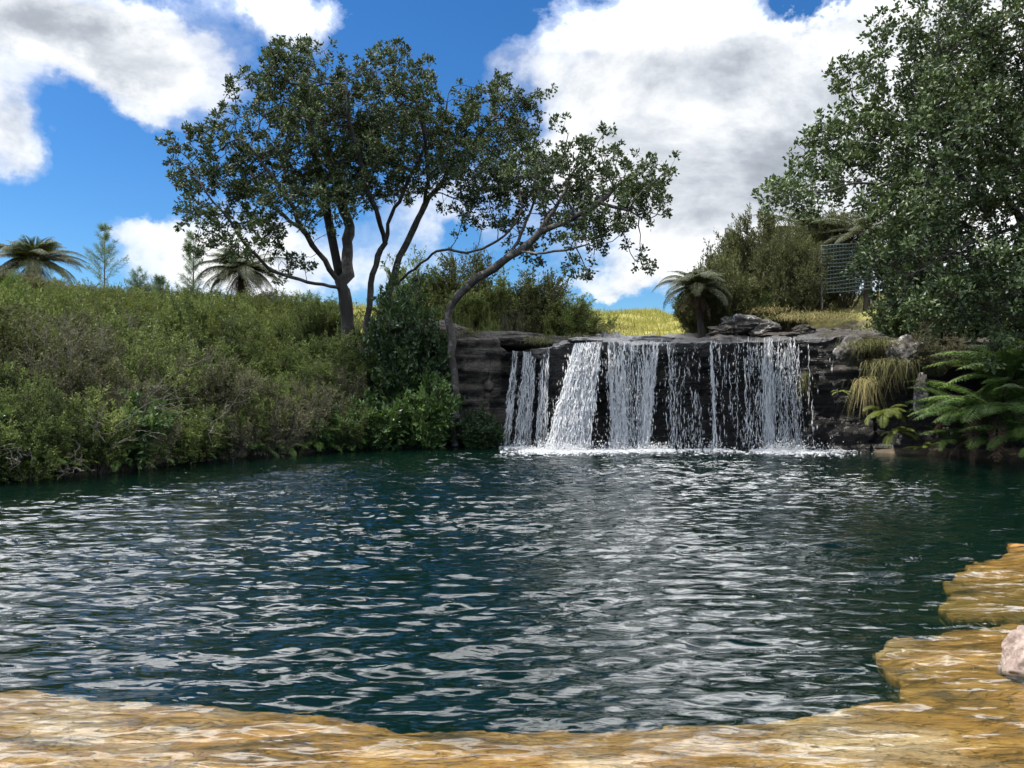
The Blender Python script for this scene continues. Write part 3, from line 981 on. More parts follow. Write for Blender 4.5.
cascade('rightmost broad cascade of droplets with one bright stream in it',
        [dict(x0=pxx(762), x1=pxx(772), n=44, lean=-.02, w=(.006, .022), jit=.05, wav=.07, lenr=(.35, 1), **B),
         dict(x0=pxx(774), x1=pxx(796), n=70, lean=.04, fan=.15, w=(.004, .0118), jit=.06, wav=.08, lenr=(.12, .6), **B),
         dict(x0=pxx(744), x1=pxx(760), n=26, lean=.0, w=(.003, .011), jit=.05, wav=.06, lenr=(.1, .5), **B),
         dict(x0=pxx(803), x1=pxx(806), n=3, lean=.0, w=(.004, .010), jit=.03, wav=.03, lenr=(.3, .8), **B),
         dict(x0=pxx(820), x1=pxx(823), n=1, lean=.0, w=(.003, .007), jit=.03, wav=.03, lenr=(.2, .5), **B)], 1800, (.09, .06, .08), 7)


# foam and splash at the foot
def foam():
    g = Geo()
    r = np.random.default_rng(5)
    V0, T0 = ico(1)
    spots = [(pxx(520), .35, 22.9, 260), (pxx(560), .65, 21.95, 620), (pxx(615), .45, 22.0, 420), (pxx(650), .35, 22.0, 320), (pxx(690), .5, 22.05, 110), (pxx(712), .25, 22.05, 120),
             (pxx(775), .45, 21.9, 560), (pxx(820), .4, 21.7, 110), (pxx(595), 1.2, 21.85, 150), (pxx(640), 2.2, 21.4, 260), (pxx(560), .7, 21.5, 700), (pxx(775), .55, 21.5, 500), (pxx(560), 1.0, 21.1, 260), (pxx(775), .8, 21.0, 200)]
    for cx, sx, cy, n in spots:
        c = np.stack([cx + np.clip(r.normal(size=n), -1.7, 1.7) * sx, cy - np.abs(r.normal(size=n)) ** 1.4 * .45 + .15, np.full(n, .012)], 1)
        s = .008 + .034 * r.random(n) ** 3
        sc = np.stack([s * (1.2 + r.random(n)), s, np.full(n, .008) + .016 * r.random(n) ** 2], 1)
        V = c[:, None] + V0[None] * sc[:, None]
        g.add(V.reshape(-1, 3), T=(T0[None] + (np.arange(n) * len(V0))[:, None, None]).reshape(-1, 3))
        # splash
        m = n
        p = np.stack([cx + r.normal(size=m) * sx * .7, cy + .1 - np.abs(r.normal(size=m)) * .2, np.abs(r.normal(size=m)) * .13], 1)
        g.add(*[a for a in drops(p[None], m, (.03, .03, .03), (.006, .022), 3, 1.3)][:1], T=drops(p[None], m, (.03, .03, .03), (.006, .022), 3, 1.3)[1])
    return g


o = foam().obj('foam', M['white'], loc=(4, 22, 0))
tag(o, 'white foam and splash where the cascades meet the pool', 'foam', None, 'stuff')


# ------------------------------------------------------------------ trees
def resample(poly, step):
    poly = np.asarray(poly, float)
    seg = np.linalg.norm(np.diff(poly, axis=0), axis=1)
    s = np.concatenate([[0], np.cumsum(seg)])
    n = max(2, int(s[-1] / step) + 1)
    t = np.linspace(0, s[-1], n)
    # smooth (Catmull-like) by interpolating then averaging
    q = np.stack([np.interp(t, s, poly[:, i]) for i in range(3)], 1)
    for _ in range(2):
        q[1:-1] = .25 * q[:-2] + .5 * q[1:-1] + .25 * q[2:]
    return q


def grow_tree(limbs, att, step=.32, kill=.5, tip_r=.010, expo=2.35, iters=140, rmin_scale=1.0, seed=0, twist=.12, wig=.0):
    r = np.random.default_rng(seed)
    N = []
    par = []

    def addn(p, q):
        N.append(np.array(p))
        par.append(q)
        return len(N) - 1
    forced = {}
    for li, (pts, r0) in enumerate(limbs):
        q = resample(pts, step)
        q[1:] += .13 * np.stack([fbm(q[1:] * 1.5 + 40 * a_, 3) for a_ in range(3)], 1)
        if not N or li == 0 or r0 > 0:
            prev = addn(q[0], -1) if (not N or r0 < 0 or li == 0) else None
            if prev is None:
                dd = np.linalg.norm(np.array(N) - q[0], axis=1)
                prev = int(dd.argmin())
        for p in q[1:]:
            prev = addn(p, prev)
    att = att.copy()
    arr = np.array(N)
    D = np.linalg.norm(att[:, None] - arr[None], axis=2)
    near = D.argmin(1)
    nd = D.min(1)
    alive = nd > kill
    reached = []
    for it in range(iters):
        if not alive.any():
            break
        idx = np.where(alive)[0]
        arr = np.array(N)
        acc = {}
        for a in idx:
            acc.setdefault(near[a], []).append(a)
        new = []
        for nn, lst in acc.items():
            v = norm(att[lst] - arr[nn]).mean(0)
            if np.linalg.norm(v) < .15:
                v = norm(att[lst[:1]] - arr[nn])[0]
            v = v / np.linalg.norm(v) + r.normal(size=3) * twist
            if par[nn] >= 0:
                v = v + .35 * norm(arr[nn] - arr[par[nn]])
            v = v / np.linalg.norm(v)
            new.append(addn(arr[nn] + v * step, nn))
        na = np.array([N[i] for i in new])
        D = np.linalg.norm(att[idx][:, None] - na[None], axis=2)
        j = D.argmin(1)
        dm = D.min(1)
        better = dm < nd[idx]
        near[idx[better]] = np.array(new)[j[better]]
        nd[idx[better]] = dm[better]
        alive = nd > kill
    N = np.array(N)
    par = np.array(par)
    n = len(N)
    ch = [[] for _ in range(n)]
    for i in range(n):
        if par[i] >= 0:
            ch[par[i]].append(i)
    rad = np.zeros(n)
    for i in range(n - 1, -1, -1):
        if not ch[i]:
            rad[i] = tip_r
        else:
            rad[i] = sum(rad[c] ** expo for c in ch[i]) ** (1 / expo)
    return N, par, ch, rad


def tree_wood(N, par, ch, rad, g, scale=1.0, flare=None):
    starts = [(i, None) for i in range(len(N)) if par[i] < 0]
    while starts:
        i, pr = starts.pop()
        pts, rr = ([], [])
        if pr is not None:
            pts.append(N[pr])
            rr.append(min(rad[pr], rad[i] * 1.15))
        cur = i
        while True:
            pts.append(N[cur])
            rr.append(rad[cur])
            c = ch[cur]
            if not c:
                break
            c = sorted(c, key=lambda x: -rad[x])
            for o_ in c[1:]:
                starts.append((o_, cur))
            cur = c[0]
        if len(pts) < 2:
            continue
        pts = np.array(pts)
        rr = np.array(rr) * scale
        big = rr.max()
        sides = 10 if big > .1 else 7 if big > .05 else 5 if big > .02 else 3
        rr = rr * (1 + .12 * fbm(pts * 2.3, 3))
        V, Q = tubes(pts[None], rr[None], sides)
        if big > .05:
            ctr = np.repeat(pts, sides, axis=0)
            V = ctr + (V - ctr) * (1 + .22 * fbm(V * 4, 3))[:, None]
        g.add(V, Q)


def rosettes(C, D, n_leaf, L, W, spread, up=.25):
    n = len(C)
    c = np.repeat(C, n_leaf, axis=0)
    d = np.repeat(D, n_leaf, axis=0)
    dirs = norm(d * .55 + rdir(n * n_leaf) + np.array([0, 0, up]))
    p = c + rdir(n * n_leaf) * spread * rng.random((n * n_leaf, 1)) + dirs * spread * .25
    l = L * (.65 + .6 * rng.random(n * n_leaf))
    return leaves(p, dirs, l, W * (.75 + .5 * rng.random(n * n_leaf)))


def ell_points(ells, dens, shell=.35, seed=0, cl=12, csz=.27):
    """points inside ellipsoids (centre, radii), thinner towards the core"""
    r = np.random.default_rng(seed)
    out = []
    for c, rad in ells:
        n = int(dens * np.prod(rad) * 4.19) + 4
        rad = np.asarray(rad) * .9
        c = np.asarray(c) - np.array([0, 0, .15])
        q = norm(r.normal(size=(n // cl + 1, 3))) * (r.random((n // cl + 1, 1)) ** shell)
        q = np.asarray(c) + q * np.asarray(rad)
        q = np.repeat(q, cl, axis=0) + r.normal(size=(len(q) * cl, 3)) * csz
        out.append(q)
    return np.concatenate(out)


def pe(px, py, rx, ry, Y, ryd=None):
    c = P(px + (8 if px < 300 else 0) + (4 if 780 < px < 890 else 0), py + 9, Y)
    return (c, (rx / F * Y, ryd if ryd else max(rx, ry) / F * Y, ry / F * Y))


def L_(Y0, *pts):
    """limb through photo places; each point may carry its own depth as a third value"""
    return [P(p[0], p[1], p[2] if len(p) > 2 else Y0) for p in pts]


def build_tree(name, label, limbs, ells, leafmat, woodmat, dens=1.6, twigs=3, n_leaf=20, L=.10, W=.05, spread=.13, seed=0, tip_r=.010, scale=1.0, kill=.5, step=.32, expo=2.35,
               twl=(.12, .38), group=None, sparse=0.0, cat='tree'):
    att = ell_points(ells, dens, seed=seed)
    N, par, ch, rad = grow_tree(limbs, att, step=step, kill=kill, tip_r=tip_r, seed=seed, expo=expo)
    base = limbs[0][0][0].copy()
    g = Geo()
    tree_wood(N, par, ch, rad, g, scale)
    # twigs
    tips = np.array([i for i in range(len(N)) if not ch[i]])
    thin = np.array([i for i in range(len(N)) if rad[i] < tip_r * 1.9 and ch[i]])
    src = np.concatenate([np.repeat(tips, twigs), rng.choice(thin, int(len(thin) * .8), replace=False)]) if len(thin) else np.repeat(tips, twigs)
    if sparse:
        src = src[rng.random(len(src)) > sparse]
    pd = np.array([norm((N[i] - N[par[i]])[None])[0] if par[i] >= 0 else (0, 0, 1) for i in src])
    d = norm(pd * .7 + rdir(len(src)) * .9 + np.array([0, 0, .15]))
    ln = twl[0] + (twl[1] - twl[0]) * rng.random((len(src), 1))
    p0 = N[src]
    mid = p0 + d * ln * .5 + rng.normal(size=p0.shape) * .03
    p1 = p0 + d * ln
    g.add(*tubes(np.stack([p0, mid, p1], 1), np.stack([np.full(len(src), tip_r * .7), np.full(len(src), tip_r * .5), np.full(len(src), tip_r * .35)], 1), 3))
    t = thing(name, label, cat, base, group)
    w = g.obj('trunk', woodmat, t, base)
    lf = Geo()
    lf.add(*[*rosettes(p1, d, n_leaf, L, W, spread)][:1], T=None) if False else None
    V, T = rosettes(p1, d, n_leaf, L, W, spread)
    lf.add(V, T=T)
    c = lf.obj('crown', leafmat, t, base, smooth_=False)
    return t


YB = 24.5
zb = gz(P(350, 390, YB)[0], YB)
limbs_big = [
    (L_(YB, (345, 398), (346, 360), (348, 325), (345, 289), (327, 267, 24.2), (303, 233, 23.8), (288, 200, 23.4), (266, 168, 23), (242, 137, 22.8)), 1),
    (L_(YB, (345, 289), (327, 285, 24), (300, 281, 23.4), (272, 273, 23), (235, 231, 22.4), (205, 192, 22)), 1),
    (L_(YB, (346, 280), (347, 261, 25), (350, 230, 25.6), (340, 200, 26), (330, 160, 26.2), (318, 110, 26.2), (300, 80, 26)), 1),
    (L_(YB + .3, (361, 402), (364, 360), (368, 320), (370, 290), (375, 261), (386, 236), (393, 208), (412, 173), (435, 137), (451, 94)), -1),
    (L_(YB + .3, (383, 242), (378, 215, 24.2), (367, 184, 23.8), (351, 131, 23.2), (344, 85, 23)), 1),
    (L_(YB + .5, (366, 345), (383, 317), (392, 286), (402, 249), (414, 230, 25), (425, 205, 25.2), (456, 158, 25.6), (488, 126, 25.8), (509, 100, 26)), 1),
    (L_(YB + .5, (393, 284), (408, 278, 24.6), (427, 255, 24), (438, 249, 23.6), (477, 252, 23), (500, 240, 22.8), (522, 212, 22.6)), 1),
    (L_(YB, (425, 205, 25.2), (430, 170, 24.6), (420, 120, 24), (410, 80, 24)), 1),
    (L_(YB, (300, 230, 23.8), (270, 205, 24.5), (235, 150, 25), (215, 120, 25.2)), 1),
]
ells_big = [pe(352, 115, 30, 34, 24.6, 1.6), pe(470, 135, 40, 30, 25, 1.6), pe(528, 165, 28, 22, 24.4, 1.4), pe(205, 165, 36, 30, 23.5), pe(235, 115, 40, 32, 24), pe(288, 75, 42, 38, 24.6, 2.2), pe(265, 160, 48, 36, 24.2, 2.4), pe(216, 205, 30, 20, 22.6),
            pe(335, 130, 45, 48, 24.5, 2.8), pe(390, 85, 45, 36, 24.6, 2.6), pe(375, 150, 50, 42, 25, 2.6), pe(440, 118, 45, 38, 25, 2.4), pe(497, 112, 40, 36, 25.4, 2),
            pe(522, 145, 26, 24, 25.2), pe(455, 158, 48, 26, 24.6, 2), pe(290, 195, 44, 22, 23.4, 1.8), pe(505, 178, 40, 24, 24, 1.8), pe(350, 175, 30, 14, 25, 1.2),
            pe(338, 72, 22, 20, 24), pe(240, 230, 40, 16, 22.8), pe(280, 252, 22, 8, 23.4), pe(190, 150, 24, 26, 23), pe(185, 190, 18, 18, 22.6), pe(300, 50, 22, 16, 24.6), pe(420, 65, 20, 14, 24.4), pe(505, 88, 20, 12, 25)]
build_tree('broadleaf_tree', 'large dark spreading tree with several trunks on the bank left of the waterfall', limbs_big, ells_big, M['pohu'], M['bark'],
           dens=17, twigs=5, n_leaf=24, L=.122, W=.064, spread=.13, seed=3, tip_r=.0095, scale=1.1, kill=.34, step=.28, sparse=.12, expo=2.2)

YL = 23.2
limbs_lean = [
    (L_(YL, (455, 446), (456, 415), (455, 380), (453, 352), (449, 322), (450, 305), (457, 293), (468, 285, 23), (484, 274, 22.8), (503, 263, 22.6), (525, 247, 22.5), (541, 231, 22.4), (560, 222, 22.4),
          (578, 217, 22.4), (595, 206, 22.4), (610, 194, 22.4), (636, 170, 22.4)), 1),
    (L_(22.4, (541, 231), (550, 215, 22.8), (563, 198, 23.1), (570, 175, 23.2)), 1),
    (L_(22.4, (520, 250), (540, 252, 22), (560, 252, 21.8), (585, 245, 21.6)), 1),
    (L_(22.4, (600, 203), (620, 208, 22), (640, 215, 21.8)), 1),
    (L_(22.6, (505, 262), (520, 240, 23.4), (528, 215, 23.8), (535, 195, 24)), 1),
]
ells_lean = [pe(570, 190, 40, 24, 23.4, 1.5), pe(615, 180, 40, 24, 22.6, 1.4), pe(545, 182, 36, 28, 23.2, 1.5), pe(590, 162, 36, 28, 23, 1.5), pe(628, 165, 32, 24, 22.5, 1.3), pe(642, 208, 22, 28, 22), pe(602, 205, 36, 20, 22.2, 1.4), pe(560, 150, 28, 16, 23.2),
             pe(530, 215, 24, 20, 23.6), pe(580, 248, 26, 12, 21.8), pe(640, 243, 18, 8, 21.9), pe(610, 140, 22, 10, 22.8), pe(650, 185, 12, 20, 22)]
build_tree('broadleaf_tree', 'tree with a curved trunk leaning out to the right above the waterfall', limbs_lean, ells_lean, M['pohu'], M['barklichen'],
           dens=17, twigs=4, n_leaf=23, L=.12, W=.072, spread=.14, seed=9, tip_r=.010, scale=1.35, kill=.34, step=.28, sparse=.1, expo=2.15)

YR = 17.5
limbs_r = [
    (L_(YR, (1085, 345), (1055, 290), (1022, 222), (1003, 186), (992, 160), (975, 120, 17), (955, 80, 16.6), (940, 40, 16.4)), 1),
    (L_(YR, (1000, 180), (960, 178, 16.8), (915, 185, 16.4), (870, 184, 16.2), (835, 187, 16), (800, 190, 16)), 1),
    (L_(YR, (992, 160), (940, 140, 17.8), (895, 125, 18), (860, 105, 18)), 1),
    (L_(YR, (1022, 222), (980, 240, 16.4), (940, 260, 16), (910, 280, 15.8)), 1),
    (L_(YR, (1000, 180), (1020, 130, 18), (1030, 70, 18), (1020, 20, 18)), 1),
    (L_(YR, (1050, 280), (1010, 300, 16.4), (970, 310, 16)), 1),
    (L_(YR, (1022, 222), (1060, 180, 18.5), (1090, 120, 18.5)), 1),
]
ells_r = [pe(802, 183, 26, 12, 16, .7), pe(835, 145, 32, 34, 16.8, 1.1), pe(870, 108, 40, 38, 17.5, 1.5), pe(878, 62, 34, 22, 17.6, 1.1), pe(868, 42, 16, 10, 17.5), pe(930, 62, 40, 34, 17, 1.5), pe(945, 20, 36, 34, 16.8, 1.4),
          pe(990, 30, 50, 46, 17.5, 2), pe(920, 120, 46, 40, 17, 1.8), pe(980, 110, 50, 45, 17.5, 2), pe(925, 180, 50, 36, 16.6, 1.6), pe(1000, 180, 55, 46, 17, 2), pe(905, 228, 34, 36, 16.4, 1.2),
          pe(952, 250, 46, 40, 16.2, 1.4), pe(1012, 250, 50, 45, 16.4, 1.6), pe(925, 285, 40, 30, 16, 1.0), pe(990, 295, 50, 24, 16.4, 1.2), pe(1060, 110, 60, 100, 18, 2.2), pe(1060, 260, 50, 60, 17, 1.5)]
build_tree('broadleaf_tree', 'big green tree overhanging the right bank beside the ferns', limbs_r, ells_r, M['pohu2'], M['bark'],
           dens=24, twigs=7, n_leaf=16, L=.115, W=.07, spread=.15, seed=15, tip_r=.0075, scale=1.0, kill=.3, step=.22)


# ------------------------------------------------------------------ shrubs
def shrub_parts(h, w, stems=36, twigs=14, lpt=16, L=.05, W=.016, up=.5, twl=(.15, .4), t0=.2, seed=0, bare=0.0):
    """many thin stems from one base, twigs along them, leaves along the twigs"""
    r = np.random.default_rng(seed)
    a = r.random(stems) * 2 * math.pi
    rr = np.sqrt(r.random(stems))
    tip = np.stack([np.cos(a) * rr * w * .5, np.sin(a) * rr * w * .5, h * (1 - .45 * rr ** 2) * (.72 + .35 * r.random(stems))], 1)
    base = tip * np.array([.18, .18, 0]) + r.normal(size=(stems, 3)) * .04
    base[:, 2] = -.15
    t = np.linspace(0, 1, 7)
    mid = base * .5 + tip * .5 + np.stack([np.cos(a), np.sin(a), np.zeros(stems)], 1) * .06 * w
    b = ((1 - t) ** 2)[None, :, None] * base[:, None] + (2 * t * (1 - t))[None, :, None] * mid[:, None] + (t ** 2)[None, :, None] * tip[:, None]
    b[:, 1:-1] += r.normal(size=(stems, 5, 3)) * .025
    wood = Geo()
    wood.add(*tubes(b, np.linspace(.016, .004, 7)[None] * (h / 1.8) * np.ones((stems, 1)), 4))
    # twigs
    nt = stems * twigs
    s = np.repeat(np.arange(stems), twigs)
    tt = t0 + (1 - t0) * r.random(nt) ** .8
    f = tt * 6
    i = np.minimum(f.astype(int), 5)
    p0 = b[s, i] * (1 - (f - i))[:, None] + b[s, i + 1] * (f - i)[:, None]
    sd = norm(b[s, i + 1] - b[s, i])
    out = norm(np.stack([p0[:, 0], p0[:, 1], np.zeros(nt)], 1) + 1e-6)
    d = norm(sd * .7 + r.normal(size=(nt, 3)) * .55 + out * .35 + np.array([0, 0, up]))
    ln = twl[0] + (twl[1] - twl[0]) * r.random((nt, 1))
    p1 = p0 + d * ln
    wood.add(*tubes(np.stack([p0, p1], 1), np.stack([np.full(nt, .0045), np.full(nt, .002)], 1), 3))
    lf = Geo()
    keep = np.where(r.random(nt) >= bare)[0]
    q = np.repeat(keep, lpt)
    u = r.random((len(q), 1)) ** .8
    lp = p0[q] + (p1 - p0)[q] * u + r.normal(size=(len(q), 3)) * .02
    ld = norm(d[q] * .8 + r.normal(size=(len(q), 3)) * .65 + np.array([0, 0, .1]))
    V, T = leaves(lp, ld, L * (.6 + .8 * r.random(len(q))), W * (.7 + .6 * r.random(len(q))))
    lf.add(V, T=T)
    return wood, lf


PROTO = {}


def shrub(kind, loc, label, s=1.0, rz=None, group=None, zs=1.0):
    if rz is None:
        rz = rng.random() * 6.28
    sc = (s, s, s * zs)
    name, cat, var = KINDS[kind][0], KINDS[kind][1], KINDS[kind][2]
    v = int(rng.integers(0, var))
    key = (kind, v)
    if key not in PROTO:
        kw = dict(KINDS[kind][3])
        wood, lf = shrub_parts(seed=hash(kind) % 1 + 11 * v + len(kind), **kw)
        t = thing(name, label, cat, loc, group, rz)
        wood.obj('stem', M[KINDS[kind][5]], t)
        lf.obj('foliage', M[KINDS[kind][4]], t, smooth_=False)
        t.scale = sc
        PROTO[key] = t
        return t
    o = dup(PROTO[key], loc, rz, sc, label, group, cat)
    if not group and 'group' in o:
        del o['group']
    return o


KINDS = {
    'manuka': ('scrub_bush', 'shrub', 3, dict(h=1.8, w=2.0, stems=56, twigs=18, lpt=20, L=.065, W=.023, up=.55, twl=(.15, .42), t0=.12), 'manuka', 'browntwig'),
    'brown': ('scrub_bush', 'shrub', 2, dict(h=1.5, w=2.0, stems=56, twigs=17, lpt=16, L=.055, W=.019, up=.3, twl=(.15, .4), bare=.15, t0=.1), 'brownscrub', 'twig'),
    'lime': ('scrub_bush', 'shrub', 2, dict(h=1.6, w=1.8, stems=50, twigs=18, lpt=18, L=.065, W=.022, up=.75, twl=(.2, .45), t0=.12), 'limescrub', 'browntwig'),
    'darkmix': ('dense_bush', 'bush', 2, dict(h=1.8, w=2.8, stems=80, twigs=24, lpt=17, L=.075, W=.028, up=.15, twl=(.15, .4), t0=.08), 'darkscrub', 'browntwig'),
    'broad': ('leafy_bush', 'bush', 2, dict(h=1.3, w=1.7, stems=30, twigs=14, lpt=13, L=.115, W=.058, up=.1, twl=(.15, .35), t0=.1), 'broad', 'browntwig'),
    'climber': ('climbing_bush', 'bush', 1, dict(h=2.0, w=1.6, stems=46, twigs=22, lpt=16, L=.085, W=.05, up=.2, twl=(.12, .3), t0=.05), 'climber', 'browntwig'),
    'dense': ('dense_bush', 'bush', 2, dict(h=2.0, w=3.0, stems=80, twigs=24, lpt=17, L=.07, W=.024, up=.25, twl=(.15, .4), t0=.1), 'manuka', 'browntwig'),
    'rightbroad': ('leafy_bush', 'bush', 1, dict(h=1.7, w=2.0, stems=44, twigs=18, lpt=16, L=.085, W=.045, up=.15, twl=(.15, .35), t0=.08), 'pohu2', 'browntwig'),
}

# --- left bank: scrub in rows parallel to the shore, counted from the left edge of the picture
ORD = ['first', 'second', 'third', 'fourth', 'fifth', 'sixth', 'seventh', 'eighth', 'ninth', 'tenth', 'eleventh', 'twelfth', 'thirteenth', 'fourteenth', 'fifteenth', 'sixteenth', 'seventeenth', 'eighteenth']
SKY_X = np.array([-80, 0, 80, 200, 300, 340, 400])
SKY_Y = np.array([290, 287, 284, 290, 292, 308, 330])


def row_of_shrubs(dist, x_from, x_to, n, where, kinds, hs, jit=.3):
    t = np.linspace(0, 1, n)
    items = []
    for k_, u in enumerate(t):
        px = x_from + (x_to - x_from) * u + rng.normal() * 6
        # march along the sight line until the wanted distance inland
        Ys = np.linspace(11, 45, 400)
        Xs = (px - 512) / F * Ys
        dd = shore_dist(Xs, Ys)
        ok = np.where((dd > dist + rng.normal() * jit))[0]
        ok = ok[Ys[ok] > 13]
        Y = Ys[ok[0]]
        items.append((px, Xs[ok[0]], Y))
    items.sort()
    for i, (px, X, Y) in enumerate(items):
        kd = kinds[int(rng.integers(0, len(kinds)))]
        if px < 110 and where in ('mid slope', 'upper slope') and rng.random() < .6:
            kd = 'lime'
        z = gz(X, Y)
        ytop = np.interp(px, SKY_X, SKY_Y) + rng.normal() * 4
        maxh = CAMZ + (391 - ytop) / F * Y - z
        h = min(hs * (.8 + .45 * rng.random()), max(.75, maxh))
        s = h / KINDS[kd][3]['h']
        adj = {'manuka': 'olive wispy', 'brown': 'brownish twiggy', 'lime': 'yellow-green', 'broad': 'dark leafy', 'dense': 'dense olive', 'darkmix': 'dark dense'}[kd]
        lab = f'{adj} bush, {ORD[i]} from left in the {where} row on the left bank'
        sx = max(s, .9)
        shrub(kd, (X, Y, z), lab, sx, zs=s / sx, group='scrub bushes on the left bank')


row_of_shrubs(.08, -20, 345, 17, 'waterline', ['brown', 'broad', 'manuka', 'manuka'], 1.35, .06)
row_of_shrubs(1.1, -20, 338, 12, 'second', ['brown', 'manuka', 'darkmix', 'brown'], 1.8, .4)
row_of_shrubs(2.6, -25, 332, 11, 'third', ['brown', 'manuka', 'darkmix', 'dense'], 2.0, .6)
row_of_shrubs(4.6, -25, 330, 11, 'fourth', ['manuka', 'dense', 'brown', 'lime'], 2.1, .7)
row_of_shrubs(7.2, -25, 325, 12, 'mid slope', ['manuka', 'brown', 'dense', 'lime'], 2.1, .9)
row_of_shrubs(10.5, -25, 325, 13, 'upper slope', ['manuka', 'lime', 'dense', 'lime'], 1.9, .9)
row_of_shrubs(14.0, -25, 335, 16, 'crest', ['manuka', 'manuka', 'brown'], 1.4)

# --- under the trees
G1 = 'leafy bushes under the spreading tree'
for px, py, Y, kd, s, zs, lab in [
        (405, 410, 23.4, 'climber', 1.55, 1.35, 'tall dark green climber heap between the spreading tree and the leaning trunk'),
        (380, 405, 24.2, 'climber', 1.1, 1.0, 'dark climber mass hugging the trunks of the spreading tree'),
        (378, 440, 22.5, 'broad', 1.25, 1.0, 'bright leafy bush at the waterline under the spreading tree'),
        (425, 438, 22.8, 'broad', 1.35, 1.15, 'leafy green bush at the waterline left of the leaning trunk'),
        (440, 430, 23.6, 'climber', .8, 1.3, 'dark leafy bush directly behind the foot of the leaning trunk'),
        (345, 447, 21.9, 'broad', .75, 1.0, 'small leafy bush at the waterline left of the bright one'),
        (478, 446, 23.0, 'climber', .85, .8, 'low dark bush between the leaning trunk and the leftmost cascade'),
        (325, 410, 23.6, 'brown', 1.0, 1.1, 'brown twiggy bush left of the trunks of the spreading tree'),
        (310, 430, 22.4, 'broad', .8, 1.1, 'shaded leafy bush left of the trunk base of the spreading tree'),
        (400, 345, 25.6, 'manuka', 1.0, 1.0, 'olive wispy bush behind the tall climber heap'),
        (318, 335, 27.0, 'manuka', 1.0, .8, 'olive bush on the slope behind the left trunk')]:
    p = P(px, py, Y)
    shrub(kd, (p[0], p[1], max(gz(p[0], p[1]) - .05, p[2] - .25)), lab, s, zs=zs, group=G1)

# --- behind the falls
G2 = 'bushes behind the rock lip'
for px, Y, top, kd, s, lab in [
        (425, 28.5, 264, 'dense', 1.6, 'tall olive bush behind the leaning trunk, left end of the back thicket'),
        (463, 29.5, 264, 'darkmix', 1.7, 'tallest dark bush of the back thicket, seen through the leaning branch'),
        (500, 28.8, 274, 'dense', 1.55, 'rounded olive bush in the middle of the back thicket'),
        (532, 28.2, 280, 'darkmix', 1.5, 'olive bush right of the middle of the back thicket'),
        (560, 27.6, 298, 'dense', 1.3, 'low olive bush near the right end of the back thicket'),
        (578, 27.2, 308, 'manuka', .9, 'last low bush of the back thicket beside the meadow'),
        (478, 26.8, 308, 'lime', .95, 'yellow green bush in front of the tallest back bush'),
        (445, 26.6, 308, 'lime', .9, 'yellow green bush just right of the leaning trunk bend'),
        (462, 25.3, 322, 'lime', .42, 'little yellow green bush on the rock just right of the leaning trunk'),
        (492, 25.6, 322, 'manuka', .45, 'little olive bush on the rock band left of the falls'),
        (548, 25.0, 330, 'lime', .32, 'tiny bush on the rock band behind the slanting cascade'),
        (515, 26.9, 300, 'brown', .95, 'brown twiggy bush in front of the rounded olive bush')]:
    X = (px - 512) / F * Y
    z = gz(X, Y)
    h = CAMZ + (391 - top) / F * Y - z
    shrub(kd, (X, Y, z), lab, s, zs=h / KINDS[kd][3]['h'] / s, group=G2)

# --- right slope
G3 = 'bushes on the right slope above the falls'
for px, Y, bot, top, kd, s, lab in [
        (728, 26.9, 325, 238, 'darkmix', 1.25, 'tall dark bush behind the drooping tree fern'),
        (701, 25.3, 336, 302, 'climber', .5, 'dark low bush covering the trunk base of the drooping tree fern'),
        (706, 27.6, 330, 268, 'darkmix', .75, 'dark bush just behind the drooping tree fern, beside the meadow'),
        (740, 29.5, 315, 232, 'darkmix', 1.2, 'bush at the back left of the right slope thicket'),
        (818, 29.8, 300, 222, 'darkmix', 1.2, 'bush behind the thicket at the left edge of the wire fence panel'),
        (762, 28.4, 315, 222, 'darkmix', 1.3, 'highest bush on the right slope, under the tree branch'),
        (785, 26.6, 316, 240, 'darkmix', .98, 'olive rounded bush in the middle of the right slope'),
        (788, 27.4, 300, 222, 'darkmix', .95, 'bush left of the wire fence panel'),
        (755, 26.4, 322, 268, 'manuka', .85, 'low olive bush right of the drooping tree fern'),
        (716, 25.5, 334, 296, 'climber', .6, 'small dark bush at the foot of the drooping tree fern'),
        (852, 23.2, 330, 278, 'manuka', .8, 'small round grey green bush in front of the wire fence panel'),
        (845, 29.5, 300, 212, 'treedark', 1.3, 'brownish bush rising behind the wire fence panel'),
        (912, 27.8, 300, 222, 'darkmix', 1.1, 'bush between the wire fence panel and the big right tree'),
        (905, 21.4, 345, 290, 'rightbroad', .95, 'leafy bush above the white crusted rock'),
        (950, 20.6, 350, 285, 'rightbroad', 1.1, 'leafy bush under the right tree, left of the ferns'),
        (1000, 20.2, 350, 270, 'rightbroad', 1.2, 'leafy bush behind the tall ferns at the right edge'),
        (935, 20.0, 372, 330, 'brown', .8, 'brown dry bush right of the white crusted rock'),
        (985, 19.8, 385, 330, 'climber', .9, 'dark shaded bush behind the ferns of the right bank'),
        (1040, 18.8, 420, 330, 'climber', 1.1, 'dark bush at the right picture edge behind the ferns')]:
    if kd == 'treedark':
        kd = 'brown'
    X = (px - 512) / F * Y
    z = CAMZ + (391 - bot) / F * Y
    h = (bot - top) / F * Y + .1
    shrub(kd, (X, Y, min(z, gz(X, Y) + .3) if Y > 22 else z), lab, s, zs=h / KINDS[kd][3]['h'] / s, group=G3)


